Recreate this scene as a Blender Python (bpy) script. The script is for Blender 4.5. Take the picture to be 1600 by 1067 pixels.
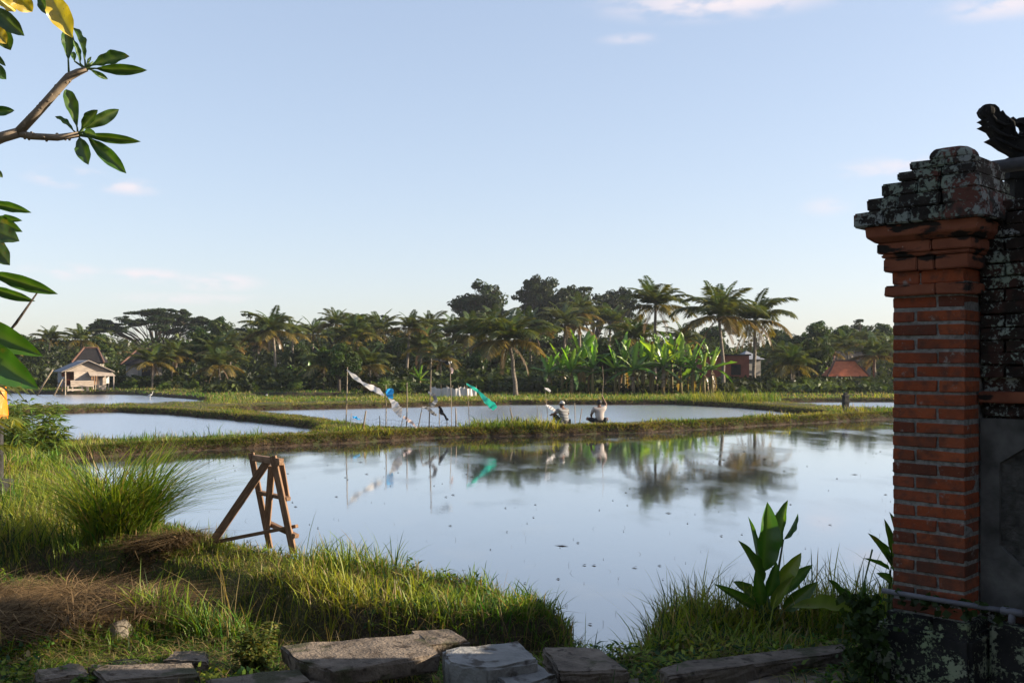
import bpy, bmesh, math, random
import numpy as np
from mathutils import Vector, Matrix, Euler
R = math.radians
for o in list(bpy.data.objects): bpy.data.objects.remove(o)
sc = bpy.context.scene
COL = sc.collection

# ------------------------------------------------------------------ camera
CH = 2.4                      # eye height above the paddy water (water level is z = 0)
FP = 1555.0                   # focal length in photograph pixels (35 mm on a 36 mm sensor)
cam = bpy.data.cameras.new('camera'); cam.lens = 35.0; cam.sensor_width = 36.0
cam.shift_y = 0.0212; cam.clip_start = 0.05; cam.clip_end = 9000
camo = bpy.data.objects.new('camera', cam); COL.objects.link(camo)
camo.location = (0, 0, CH); camo.rotation_euler = (R(90), 0, 0)
sc.camera = camo
def px(u, Y): return (u - 800.0) * Y / FP          # lateral metres for a sight line at depth Y
def pz(v, Y): return CH - (v - 567.0) * Y / FP     # height for a sight line at depth Y

# ------------------------------------------------------------------ light
SUN_AZ, SUN_EL = R(87), R(18)                      # azimuth clockwise from the view direction (+Y)
S = Vector((math.sin(SUN_AZ) * math.cos(SUN_EL), math.cos(SUN_AZ) * math.cos(SUN_EL), math.sin(SUN_EL)))
sl = bpy.data.lights.new('sun', 'SUN'); sl.energy = 5.0; sl.angle = R(0.55); sl.color = (1.0, 0.85, 0.64)
so = bpy.data.objects.new('sun', sl); COL.objects.link(so)
so.rotation_euler = S.to_track_quat('Z', 'Y').to_euler(); so.location = (30, 0, 30)
w = bpy.data.worlds.new('World'); sc.world = w; w.use_nodes = True
nt = w.node_tree; nt.nodes.clear()
sky = nt.nodes.new('ShaderNodeTexSky'); sky.sky_type = 'NISHITA'; sky.sun_disc = False
sky.sun_elevation = SUN_EL; sky.sun_rotation = SUN_AZ
sky.altitude = 50; sky.air_density = 1.0; sky.dust_density = 1.0; sky.ozone_density = 1.0
bgn = nt.nodes.new('ShaderNodeBackground'); bgn.inputs['Strength'].default_value = 0.15
wout = nt.nodes.new('ShaderNodeOutputWorld')
tcw = nt.nodes.new('ShaderNodeTexCoord')
nzw = nt.nodes.new('ShaderNodeTexNoise'); nzw.inputs['Scale'].default_value = 26; nzw.inputs['Detail'].default_value = 6
mpw = nt.nodes.new('ShaderNodeMapping'); mpw.inputs['Scale'].default_value = (1, 1, 2.6)
nt.links.new(tcw.outputs['Generated'], mpw.inputs['Vector']); nt.links.new(mpw.outputs[0], nzw.inputs['Vector'])
clouds = [(107, 277, 60, 16, .8), (202, 292, 50, 13, .8), (1130, 0, 190, 28, 1.), (1398, 262, 95, 18, .6), (228, 430, 60, 12, 1.),
          (335, 440, 75, 15, 1.), (98, 424, 60, 13, .9), (1575, 6, 90, 22, .8), (985, 62, 50, 10, .5), (1290, 322, 40, 16, .4),
          (1500, 440, 130, 16, .35), (300, 466, 120, 10, .5), (-400, 320, 120, 20, .8), (2100, 250, 160, 22, .7), (2600, 60, 200, 26, .8), (-900, 180, 160, 24, .8)]
prev = None
for (u, v, rw, rh, k) in clouds:
    c = Vector(((u - 800) / FP, 1, (567 - v) / FP)).normalized()
    sb = nt.nodes.new('ShaderNodeVectorMath'); sb.operation = 'SUBTRACT'; sb.inputs[1].default_value = c
    nt.links.new(tcw.outputs['Generated'], sb.inputs[0])
    ml = nt.nodes.new('ShaderNodeVectorMath'); ml.operation = 'MULTIPLY'; ml.inputs[1].default_value = (FP / rw, FP / rw, FP / rh)
    nt.links.new(sb.outputs[0], ml.inputs[0])
    ln = nt.nodes.new('ShaderNodeVectorMath'); ln.operation = 'LENGTH'; nt.links.new(ml.outputs[0], ln.inputs[0])
    mr = nt.nodes.new('ShaderNodeMapRange'); mr.interpolation_type = 'SMOOTHSTEP'
    mr.inputs['From Min'].default_value = 1.25; mr.inputs['From Max'].default_value = 0.0
    mr.inputs['To Min'].default_value = 0; mr.inputs['To Max'].default_value = k
    nt.links.new(ln.outputs['Value'], mr.inputs['Value'])
    if prev is None: prev = mr.outputs[0]
    else:
        mx = nt.nodes.new('ShaderNodeMath'); mx.operation = 'MAXIMUM'
        nt.links.new(prev, mx.inputs[0]); nt.links.new(mr.outputs[0], mx.inputs[1]); prev = mx.outputs[0]
nr = nt.nodes.new('ShaderNodeMapRange'); nr.interpolation_type = 'SMOOTHSTEP'
nr.inputs['From Min'].default_value = .34; nr.inputs['From Max'].default_value = .60
nt.links.new(nzw.outputs['Fac'], nr.inputs['Value'])
mm = nt.nodes.new('ShaderNodeMath'); mm.operation = 'MULTIPLY'
nt.links.new(prev, mm.inputs[0]); nt.links.new(nr.outputs[0], mm.inputs[1])
cm = nt.nodes.new('ShaderNodeMix'); cm.data_type = 'RGBA'; cm.inputs['B'].default_value = (2.6, 2.35, 2.45, 1)
gam = nt.nodes.new('ShaderNodeGamma'); gam.inputs[1].default_value = .52; nt.links.new(sky.outputs[0], gam.inputs[0])   # hazy tropical sky: softer range than clean air
tin = nt.nodes.new('ShaderNodeMix'); tin.data_type = 'RGBA'; tin.blend_type = 'MULTIPLY'; tin.inputs['Factor'].default_value = 1; tin.inputs['B'].default_value = (1.01, 1.04, 1.17, 1)
nt.links.new(gam.outputs[0], tin.inputs['A'])
nt.links.new(mm.outputs[0], cm.inputs['Factor']); nt.links.new(tin.outputs['Result'], cm.inputs['A'])
nt.links.new(cm.outputs['Result'], bgn.inputs['Color']); nt.links.new(bgn.outputs[0], wout.inputs[0])
sc.view_settings.view_transform = 'Standard'; sc.view_settings.look = 'None'
sc.view_settings.exposure = 1.35; sc.view_settings.gamma = 1.0; sc.view_settings.use_curve_mapping = False
sc.cycles.max_bounces = 7; sc.cycles.transparent_max_bounces = 8; sc.cycles.diffuse_bounces = 3
sc.cycles.volume_bounces = 0; sc.cycles.use_denoising = True; sc.cycles.use_adaptive_sampling = True
sc.cycles.caustics_reflective = False; sc.cycles.caustics_refractive = False

# ------------------------------------------------------------------ helpers
def link(o, parent=None):
    COL.objects.link(o)
    if parent is not None: o.parent = parent
    return o
def tag(o, label=None, cat=None, group=None, kind=None):
    if label: o['label'] = label
    if cat: o['category'] = cat
    if group: o['group'] = group
    if kind: o['kind'] = kind
    return o
def empty(name, loc=(0, 0, 0), rz=0.0, label=None, cat=None, group=None):
    o = bpy.data.objects.new(name, None); o.location = loc; o.rotation_euler = (0, 0, rz); link(o)
    return tag(o, label, cat, group)
def obj(name, me, m=None, parent=None, loc=None, rot=None, scale=None):
    if m is not None and not me.materials: me.materials.append(m)
    o = bpy.data.objects.new(name, me); link(o, parent)
    if loc is not None: o.location = loc
    if rot is not None: o.rotation_euler = rot
    if scale is not None: o.scale = scale if hasattr(scale, '__len__') else (scale,) * 3
    return o
def np_mesh(name, V, polys, cols=None, smooth=False):
    """V (n,3); polys = list of (k,m) index arrays; cols (n,3)"""
    me = bpy.data.meshes.new(name); V = np.ascontiguousarray(V, dtype=np.float32)
    me.vertices.add(len(V)); me.vertices.foreach_set('co', V.ravel())
    idx = np.concatenate([p.ravel() for p in polys]).astype(np.int32)
    tot = np.concatenate([np.full(len(p), p.shape[1]) for p in polys])
    st = np.concatenate([[0], np.cumsum(tot)[:-1]]).astype(np.int32)
    me.loops.add(len(idx)); me.loops.foreach_set('vertex_index', idx)
    me.polygons.add(len(tot)); me.polygons.foreach_set('loop_start', st)
    if smooth: me.polygons.foreach_set('use_smooth', np.ones(len(tot), dtype=bool))
    if cols is not None:
        a = me.color_attributes.new('Col', 'FLOAT_COLOR', 'POINT')
        c4 = np.ones((len(V), 4), np.float32); c4[:, :3] = cols; a.data.foreach_set('color', c4.ravel())
    me.update(calc_edges=True); me.validate()
    return me
class MB:
    def __init__(s): s.v = []; s.f = []
    def box(s, c, d, rot=None, jit=0.0, rnd=random):
        b = len(s.v); m = rot if rot is not None else Matrix.Identity(3)
        for z in (-.5, .5):
            for y in (-.5, .5):
                for x in (-.5, .5):
                    p = m @ Vector((x * d[0] + rnd.uniform(-jit, jit), y * d[1] + rnd.uniform(-jit, jit), z * d[2] + rnd.uniform(-jit, jit)))
                    s.v.append((p.x + c[0], p.y + c[1], p.z + c[2]))
        for q in ((0, 2, 3, 1), (4, 5, 7, 6), (0, 1, 5, 4), (2, 6, 7, 3), (0, 4, 6, 2), (1, 3, 7, 5)): s.f.append([b + i for i in q])
        return s
    def beam(s, a, b, w, t, up=(0, 0, 1)):
        a = Vector(a); b = Vector(b); d = b - a; L = d.length; d.normalize(); u = Vector(up)
        y = u.cross(d)
        if y.length < 1e-4: y = Vector((1, 0, 0)).cross(d)
        y.normalize(); z = d.cross(y)
        m = Matrix((d, y, z)).transposed()
        return s.box((a + b) / 2, (L, w, t), m)
    def tube(s, pts, rad, n=8, cap=True):
        pts = [Vector(p) for p in pts]; b = len(s.v); k = len(pts)
        if not hasattr(rad, '__len__'): rad = [rad] * k
        ref = Vector((0.31, 0.17, 0.93))
        for i, p in enumerate(pts):
            t = (pts[min(i + 1, k - 1)] - pts[max(i - 1, 0)]).normalized()
            x = t.cross(ref)
            if x.length < .05: x = t.cross(Vector((1, 0, 0)))
            x.normalize(); y = t.cross(x)
            for j in range(n):
                a = 2 * math.pi * j / n; q = p + (x * math.cos(a) + y * math.sin(a)) * rad[i]; s.v.append(tuple(q))
        for i in range(k - 1):
            for j in range(n):
                j2 = (j + 1) % n
                s.f.append([b + i * n + j, b + i * n + j2, b + (i + 1) * n + j2, b + (i + 1) * n + j])
        if cap:
            s.f.append([b + j for j in range(n)][::-1]); s.f.append([b + (k - 1) * n + j for j in range(n)])
        return s
    def poly(s, pts, thick, nrm):
        """flat outline with thickness"""
        b = len(s.v); n = len(pts); nv = Vector(nrm).normalized() * thick
        for p in pts: s.v.append(tuple(Vector(p) - nv * .5))
        for p in pts: s.v.append(tuple(Vector(p) + nv * .5))
        s.f.append([b + i for i in range(n)][::-1]); s.f.append([b + n + i for i in range(n)])
        for i in range(n):
            j = (i + 1) % n; s.f.append([b + i, b + j, b + n + j, b + n + i])
        return s
    def mesh(s, name, smooth=False, bevel=0.0, seg=1):
        me = bpy.data.meshes.new(name); me.from_pydata(s.v, [], s.f)
        bm = bmesh.new(); bm.from_mesh(me); bmesh.ops.recalc_face_normals(bm, faces=bm.faces)
        if bevel: bmesh.ops.bevel(bm, geom=list(bm.edges), offset=bevel, segments=seg, affect='EDGES', clamp_overlap=True)
        bm.to_mesh(me); bm.free()
        if smooth:
            for p in me.polygons: p.use_smooth = True
        me.update(); return me
    def build(s, name, m, parent=None, loc=None, **k):
        return obj(name, s.mesh(name, **k), m, parent, loc)

def hash2(ix, iy, seed):
    h = (ix * 374761393 + iy * 668265263 + seed * 982451653) & 0xffffffff
    h = ((h ^ (h >> 13)) * 1274126177) & 0xffffffff
    return ((h ^ (h >> 16)) & 0xffff) / 65535.0
def vnoise(x, y, seed=0):
    x = np.asarray(x, float); y = np.asarray(y, float)
    ix = np.floor(x).astype(np.int64); iy = np.floor(y).astype(np.int64); fx = x - ix; fy = y - iy
    fx = fx * fx * (3 - 2 * fx); fy = fy * fy * (3 - 2 * fy)
    a = hash2(ix, iy, seed); b = hash2(ix + 1, iy, seed); c = hash2(ix, iy + 1, seed); d = hash2(ix + 1, iy + 1, seed)
    return (a * (1 - fx) + b * fx) * (1 - fy) + (c * (1 - fx) + d * fx) * fy
def fbm(x, y, seed=0, o=3):
    t = 0; a = .5; n = 0
    for i in range(o): t = t + a * vnoise(x * 2 ** i, y * 2 ** i, seed + i * 7); n += a; a *= .5
    return t / n
def sstep(a, b, x): t = np.clip((x - a) / (b - a), 0, 1); return t * t * (3 - 2 * t)
def sd_poly(x, y, P):
    d = np.full(np.shape(x), 1e9); ins = np.zeros(np.shape(x), bool); n = len(P)
    for i in range(n):
        ax, ay = P[i]; bx, by = P[(i + 1) % n]; ex, ey = bx - ax, by - ay
        t = np.clip(((x - ax) * ex + (y - ay) * ey) / (ex * ex + ey * ey), 0, 1)
        d = np.minimum(d, np.hypot(x - ax - t * ex, y - ay - t * ey))
        c = ((ay > y) != (by > y)); den = (by - ay) if by != ay else 1e-9
        ins ^= c & (x < (bx - ax) * (y - ay) / den + ax)
    return np.where(ins, d, -d)
def d_line(x, y, P):
    d = np.full(np.shape(x), 1e9)
    for i in range(len(P) - 1):
        ax, ay = P[i]; bx, by = P[i + 1]; ex, ey = bx - ax, by - ay
        t = np.clip(((x - ax) * ex + (y - ay) * ey) / (ex * ex + ey * ey), 0, 1)
        d = np.minimum(d, np.hypot(x - ax - t * ex, y - ay - t * ey))
    return d

# ------------------------------------------------------------------ materials
class NT:
    def __init__(s, name):
        s.m = bpy.data.materials.new(name); s.m.use_nodes = True; s.t = s.m.node_tree; s.t.nodes.clear()
        s.o = s.t.nodes.new('ShaderNodeOutputMaterial')
    def n(s, typ, **k):
        nd = s.t.nodes.new('ShaderNode' + typ)
        for a, b in k.items(): setattr(nd, a, b)
        return nd
    def l(s, a, b): s.t.links.new(a, b)
    def pos(s, kind='Object'):
        return s.n('NewGeometry').outputs['Position'] if kind == 'World' else s.n('TexCoord').outputs['Object']
    def noise(s, scale, detail=4, co=None, rough=.55, stretch=None):
        nd = s.n('TexNoise'); nd.inputs['Scale'].default_value = scale; nd.inputs['Detail'].default_value = detail; nd.inputs['Roughness'].default_value = rough
        c = co if co is not None else s.pos()
        if stretch:
            mp = s.n('Mapping'); mp.inputs['Scale'].default_value = stretch; s.l(c, mp.inputs['Vector']); c = mp.outputs[0]
        s.l(c, nd.inputs['Vector']); return nd.outputs['Fac']
    def ramp(s, fac, stops):
        r = s.n('ValToRGB'); e = r.color_ramp.elements
        while len(e) < len(stops): e.new(.5)
        for i, (p, c) in enumerate(stops): e[i].position = p; e[i].color = (*c, 1) if len(c) == 3 else c
        s.l(fac, r.inputs[0]); return r.outputs[0]
    def step(s, fac, a, b):
        r = s.n('MapRange'); r.interpolation_type = 'SMOOTHSTEP'; r.inputs['From Min'].default_value = a; r.inputs['From Max'].default_value = b
        s.l(fac, r.inputs['Value']); return r.outputs[0]
    def mix(s, fac, a, b, blend='MIX'):
        m = s.n('Mix', data_type='RGBA', blend_type=blend)
        for key, val in (('Factor', fac), ('A', a), ('B', b)):
            if isinstance(val, (tuple, list)): m.inputs[key].default_value = (*val, 1)
            elif isinstance(val, (int, float)): m.inputs[key].default_value = val
            else: s.l(val, m.inputs[key])
        return m.outputs['Result']
    def math(s, op, a, b=None):
        m = s.n('Math', operation=op)
        for i, val in enumerate((a, b)):
            if val is None: continue
            if isinstance(val, (int, float)): m.inputs[i].default_value = val
            else: s.l(val, m.inputs[i])
        return m.outputs[0]
    def bsdf(s, col, rough=.8, bump=None, bstr=.3, bdist=.01, spec=.3, metal=0.0, **k):
        p = s.n('BsdfPrincipled')
        if isinstance(col, (tuple, list)): p.inputs['Base Color'].default_value = (*col, 1)
        else: s.l(col, p.inputs['Base Color'])
        if isinstance(rough, (int, float)): p.inputs['Roughness'].default_value = rough
        else: s.l(rough, p.inputs['Roughness'])
        p.inputs['Specular IOR Level'].default_value = spec; p.inputs['Metallic'].default_value = metal
        if bump is not None:
            b = s.n('Bump'); b.inputs['Strength'].default_value = bstr; b.inputs['Distance'].default_value = bdist
            s.l(bump, b.inputs['Height']); s.l(b.outputs[0], p.inputs['Normal'])
        s.l(p.outputs[0], s.o.inputs['Surface']); return p
def leafmat(name, col, trans=.35, gloss=.08, rough=.45, tcol=None, vary=.25, attr=True, spots=False):
    """two-sided leaf: diffuse + light shining through + a little sheen; colour from the per-leaf attribute"""
    m = NT(name)
    if attr:
        a = m.n('Attribute', attribute_name='Col').outputs['Color']; c = m.mix(1.0, a, col, 'MULTIPLY')
    else:
        c = m.mix(0.0, col, col)
    oi = m.n('ObjectInfo').outputs['Random']
    if spots:
        P = m.pos('World'); c = m.mix(m.math('MULTIPLY', m.step(m.noise(16, 4, P), .62, .72), .6), c, (.16, .12, .02)); c = m.mix(m.math('MULTIPLY', m.step(m.noise(60, 3, P), .66, .72), .7), c, (.06, .035, .015))
    hs = m.n('HueSaturation'); m.l(c, hs.inputs['Color'])
    m.l(m.math('ADD', m.math('MULTIPLY', oi, vary), 1 - vary * .5), hs.inputs['Value'])
    m.l(m.math('ADD', m.math('MULTIPLY', oi, .03), .485), hs.inputs['Hue'])
    c = hs.outputs[0]
    d = m.n('BsdfDiffuse'); m.l(c, d.inputs[0])
    t = m.n('BsdfTranslucent')
    tc = m.mix(1.0, c, tcol or (1.5, 1.45, .55), 'MULTIPLY'); m.l(tc, t.inputs[0])
    x = m.n('MixShader'); x.inputs[0].default_value = trans; m.l(d.outputs[0], x.inputs[1]); m.l(t.outputs[0], x.inputs[2])
    g = m.n('BsdfGlossy'); g.inputs['Roughness'].default_value = rough; g.inputs[0].default_value = (1, 1, 1, 1)
    y = m.n('MixShader'); y.inputs[0].default_value = gloss * .55; m.l(x.outputs[0], y.inputs[1]); m.l(g.outputs[0], y.inputs[2])
    m.l(y.outputs[0], m.o.inputs['Surface'])
    return m.m
def simple(name, a, b, scale=6, rough=.8, bstr=.3, bdist=.01, stretch=None, spec=.3, vary=.0):
    m = NT(name); n = m.noise(scale, 5, stretch=stretch); c = m.ramp(n, [(.3, a), (.7, b)])
    if vary:
        hs = m.n('HueSaturation'); m.l(c, hs.inputs['Color'])
        m.l(m.math('ADD', m.math('MULTIPLY', m.n('ObjectInfo').outputs['Random'], vary), 1 - vary / 2), hs.inputs['Value']); c = hs.outputs[0]
    m.bsdf(c, rough, m.noise(scale * 4, 5, stretch=stretch), bstr, bdist, spec); return m.m
M = {}
# ground: mud low down, soil and short turf higher
g = NT('ground'); P = g.pos('World'); sx = g.n('SeparateXYZ'); g.l(P, sx.inputs[0])
n1 = g.noise(.9, 6, P); n2 = g.noise(7, 5, P); n3 = g.noise(40, 4, P)
mud = g.mix(g.step(g.noise(3.2, 4, P), .5, .62), g.ramp(n2, [(.35, (.018, .012, .008)), (.65, (.075, .05, .032))]), (.045, .05, .018))
turf = g.ramp(n2, [(.3, (.045, .055, .017)), (.55, (.085, .085, .03)), (.75, (.14, .11, .05))])
soil = g.ramp(n3, [(.3, (.04, .03, .018)), (.7, (.10, .074, .046))])
top = g.mix(g.step(n1, .45, .62), turf, soil)
wet = g.math('ADD', sx.outputs['Z'], g.math('MULTIPLY', g.math('SUBTRACT', n2, .5), .22))
gc = g.mix(g.step(wet, .17, .30), mud, top)
g.bsdf(gc, .9, g.math('ADD', n3, n2), .7, .05, .15); M['ground'] = g.m
def sheen(g, p, f0, rough):
    """still water seen along the surface: mirror layer growing towards grazing view, sharing the ripple normal"""
    gl = g.n('BsdfGlossy'); gl.inputs[0].default_value = (.97, .985, 1, 1); nl = p.inputs['Normal'].links[0].from_socket; g.l(nl, gl.inputs['Normal'])
    if isinstance(rough, float): gl.inputs['Roughness'].default_value = rough
    else: g.l(rough, gl.inputs['Roughness'])
    lw = g.n('LayerWeight'); f5 = g.math('POWER', lw.outputs['Facing'], 5.0); fac = g.math('ADD', g.math('MULTIPLY', f5, 1 - f0), f0)
    x = g.n('MixShader'); g.l(fac, x.inputs[0]); g.l(p.outputs[0], x.inputs[1]); g.l(gl.outputs[0], x.inputs[2]); g.l(x.outputs[0], g.o.inputs['Surface'])
# water
g = NT('water'); P = g.pos('World')
b1 = g.noise(1.6, 3, P, stretch=(1, .45, 1)); b2 = g.noise(14, 2, P, stretch=(1, .5, 1)); rip = g.step(g.noise(.11, 2, P), .47, .62)
hgt = g.math('ADD', g.math('MULTIPLY', b1, .6), g.math('MULTIPLY', b2, g.math('ADD', g.math('MULTIPLY', rip, .30), .03)))
scum = g.step(g.noise(.55, 5, P, stretch=(1, .5, 1)), .50, .66)
rgh = g.math('ADD', g.math('MULTIPLY', scum, .09), .05)
p = g.bsdf(g.mix(g.step(g.noise(.9, 6, P, stretch=(1, .6, 1)), .55, .70), (.04, .045, .052), (.07, .066, .058)), rgh, hgt, .20, .012, .5); p.inputs['IOR'].default_value = 1.4; sheen(g, p, .17, rgh); M['water'] = g.m
# wind-ruffled water of the ponds beyond the dike
g = NT('ruffled_water'); P = g.pos('World')
hgt = g.math('ADD', g.noise(5, 4, P, stretch=(1, .35, 1)), g.math('MULTIPLY', g.noise(22, 3, P, stretch=(1, .5, 1)), .5))
p = g.bsdf((.06, .06, .06), .25, hgt, .6, .03, .5); p.inputs['IOR'].default_value = 1.4; sheen(g, p, .5, .25); M['ruffled'] = g.m
M['grass'] = leafmat('grass', (1, 1, 1), .42, .03, .5, tcol=(1.35, 1.25, .5), vary=0)
M['straw'] = leafmat('straw', (1, 1, 1), .15, .02, .6, tcol=(1, .9, .7), vary=0)
M['leaf'] = leafmat('leaf', (1, 1, 1), .30, .025)
M['palm'] = leafmat('palm_leaf', (1, 1, 1), .34, .09, .4)
M['banana'] = leafmat('banana_leaf', (1, 1, 1), .50, .08, .4, tcol=(1.5, 1.5, .4))
M['big'] = leafmat('garden_leaf', (1, 1, 1), .30, .07, .35, tcol=(1.5, 1.6, .4), vary=.3, spots=True)
M['bark'] = simple('bark', (.03, .023, .018), (.085, .068, .054), 5, .9, .6, .03, (4, 4, .8))
M['palm_trunk'] = simple('palm_trunk', (.09, .075, .06), (.24, .20, .16), 3, .9, .6, .03, (1, 1, 6))
M['smooth_bark'] = simple('pale_bark', (.16, .12, .085), (.30, .235, .17), 9, .75, .4, .006)
M['stone'] = simple('slab_stone', (.075, .058, .044), (.23, .18, .14), 7, .92, 1.0, .02, vary=.3)
def worn(name, a, b, dirt, moss, sc_=6):
    g = NT(name); P = g.pos('World'); c = g.ramp(g.noise(sc_, 6, P, .65), [(.3, a), (.7, b)])
    c = g.mix(g.step(g.noise(sc_ * 2.3, 5, P), .55, .68), c, dirt); c = g.mix(g.math('MULTIPLY', g.step(g.noise(3.1, 5, P), .53, .63), .85), c, moss)
    hs = g.n('HueSaturation'); g.l(c, hs.inputs['Color']); g.l(g.math('ADD', g.math('MULTIPLY', g.n('ObjectInfo').outputs['Random'], .35), .8), hs.inputs['Value'])
    g.bsdf(hs.outputs[0], .93, g.math('ADD', g.noise(sc_ * 9, 5, P), g.math('MULTIPLY', g.noise(sc_ * 2, 5, P), 2)), .9, .012, .2); return g.m
M['stone'] = worn('slab_stone', (.08, .062, .048), (.24, .19, .145), (.05, .036, .026), (.055, .055, .025))
M['concrete'] = worn('concrete', (.15, .145, .135), (.30, .29, .275), (.07, .06, .05), (.09, .085, .06), 4)
M['rock'] = simple('rock', (.10, .085, .07), (.22, .19, .15), 6, .9, .6, .03)
M['wood'] = simple('weathered_wood', (.11, .06, .035), (.27, .165, .10), 9, .8, .5, .006, (1, 7, 7), vary=.35)
M['plank'] = simple('grey_plank', (.22, .18, .15), (.42, .35, .29), 3, .85, .3, .01, (1, 1, 6), vary=.3)
M['pole'] = simple('bamboo_pole', (.16, .12, .08), (.30, .24, .17), 8, .8, .2, .004, vary=.5)
M['tin'] = simple('roof_tin', (.13, .14, .16), (.25, .26, .285), 2, .6, .2, .01, spec=.4)
M['tile'] = simple('roof_tile', (.008, .007, .008), (.026, .02, .019), 3, .85, .4, .03)
M['orange_tile'] = simple('orange_tile', (.42, .10, .04), (.60, .17, .07), 3, .8, .3, .02)
M['redbrick'] = simple('red_wall', (.20, .06, .04), (.30, .10, .065), 2, .9, .3, .02)
M['house_wall'] = simple('house_wall', (.16, .145, .125), (.28, .26, .23), 2, .9, .1, .01)
M['plaster'] = simple('white_plaster', (.55, .53, .5), (.72, .70, .66), 2, .9, .1, .01)
# ------------------------------------------------------------------ terrain
MAIN = [(-11.3, 23.6), (-8.6, 19), (-6.5, 15.8), (-5.4, 13.9), (-4.3, 12.1), (-3.4, 11.0), (-2.6, 10.1), (-2.0, 9.5), (-1.1, 8.9), (-.55, 8.6), (0, 8.3),
        (.32, 7.85), (.5, 7.3), (.68, 7.05), (.95, 7.1), (1.3, 7.25), (2, 7.5), (2.6, 7.8), (3.4, 8.3), (6, 10), (16, 15), (30, 22), (36, 48),
        (24, 46.3), (15.9, 42.6), (11.2, 39.3), (4.45, 34.3), (-2.4, 32.0), (-5.65, 29.4), (-9.0, 26.9), (-10.8, 25.2)]
PB = [(-15.8, 29.6), (-13.3, 27.7), (-9.2, 28.9), (-6.7, 31.1), (-6.7, 34.2), (-8.0, 37.2), (-10.3, 40.1), (-12.9, 42.9), (-16.4, 46.6), (-19.3, 48.5), (-22.5, 46.6), (-23, 44), (-19, 35)]
PD = [(-4.8, 33.3), (-2.4, 33.7), (4.4, 36.0), (10.8, 40.9), (13.2, 43.2), (14.3, 45.4), (13.6, 47.2), (12, 53.5), (9.2, 57.4), (0, 57.4), (-4.2, 55), (-8.4, 52.5), (-13, 50.2), (-14.2, 48.4),
      (-11.8, 45), (-9.3, 41.8), (-7, 38.4), (-5, 34.6)]
PC = [(-75, 53), (-24, 51.3), (-19.5, 53.5), (-17.5, 56.5), (-19.5, 63), (-22, 67), (-28.5, 75.3), (-31, 76.2), (-37, 76.2), (-38.5, 79), (-75, 81)]
PE = [(-18, 65.5), (-11.8, 65.5), (-12.6, 73), (-18.5, 73)]
PF = [(16.8, 48.6), (15.6, 54), (15.2, 60), (19, 61.2), (34, 62), (34, 46), (22, 46.6)]
PG = [(12.5, 64.5), (24, 65), (24, 68), (13.5, 67.3)]
PONDS = [MAIN, PB, PD, PC, PE, PF, PG]
DITCH = [(.5, 6.55), (-.4, 6.55), (-1.2, 6.75), (-1.9, 7.1), (-2.45, 7.8), (-3.0, 8.45), (-3.9, 9.0), (-5.0, 9.4), (-6.5, 9.7), (-9, 10)]
GUT = [(-.78, 6.5), (-.78, 4.5)]
def ground_z(x, y):
    x = np.asarray(x, float); y = np.asarray(y, float)
    near = 1 - sstep(13, 26, y)
    land = .25 + .35 * near
    land = land + (fbm(x * .9, y * .9, 3) - .5) * (.08 + .08 * near) + (fbm(x * 3.7, y * 3.7, 9) - .5) * .09 * (1 - sstep(30, 60, y))
    land = land + (fbm(x * .05, y * .05, 5) - .5) * 6 * sstep(150, 900, y)
    # mound of cut grass on the left, a low ridge under the grass of the bank
    land = land + .05 * np.exp(-(((x + 3.0) / .95) ** 2 + ((y - 6.5) / .7) ** 2)) - .16 * np.exp(-(((x + 3.6) / 1.2) ** 2 + ((y - 8.1) / .7) ** 2)) + .10 * np.exp(-(((x + 1.9) / .5) ** 2 + ((y - 8.0) / .4) ** 2))
    land = land + .14 * np.exp(-(((x + 7.5) / 2.5) ** 2 + ((y - 15.5) / 2.5) ** 2))
    dd = d_line(x, y, DITCH) + (vnoise(x * 2.2, y * 2.2, 21) - .5) * .22
    land = land - .60 * (1 - sstep(.18, .58, dd)) * sstep(-9, -4, x)
    land = land - .55 * (1 - sstep(.20, .36, d_line(x, y, GUT)))
    wob = (fbm(x * .8, y * .8, 11) - .5) * .45 * np.clip(y / 30, .35, 1.0) + (vnoise(x * 3.1, y * 3.1, 13) - .5) * .16
    inside = np.full(np.shape(x), -1e9)
    for Pn in PONDS: inside = np.maximum(inside, sd_poly(x, y, Pn))
    inside = inside + wob
    k = sstep(-.32, .22, inside)
    return land * (1 - k) - .32 * k
def gz(x, y): return float(ground_z(np.array([x]), np.array([y]))[0])

ys = list(np.arange(-16, 1.5, 1.0)); yv = 1.5
while yv < 88: ys.append(yv); yv *= 1.0078 if yv > 4.5 else 1.03
while yv < 4500: ys.append(yv); yv *= 1.08
ys = np.array(ys); tt = np.linspace(-1, 1, 431); ss = 1.7 * np.sign(tt) * np.abs(tt) ** 1.7
GX = ss[None, :] * (np.maximum(ys, 0)[:, None] + 5); GY = np.repeat(ys[:, None], len(tt), 1)
GZ = ground_z(GX, GY); ny, nx = GX.shape
V = np.stack([GX, GY, GZ], -1).reshape(-1, 3)
i0 = (np.arange(ny - 1)[:, None] * nx + np.arange(nx - 1)[None, :]).ravel()
me = np_mesh('ground', V, [np.stack([i0, i0 + 1, i0 + nx + 1, i0 + nx], 1)], smooth=True)
tag(obj('ground', me, M['ground']), kind='structure')
CREST = [(-80, 28.4), (-14.5, 26.6), (-12, 26.2), (-9.1, 27.9), (-6.1, 30.2), (-2.4, 32.85), (4.42, 35.1), (11.0, 40.1), (15.2, 43.3), (26, 48), (48, 55)]
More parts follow.
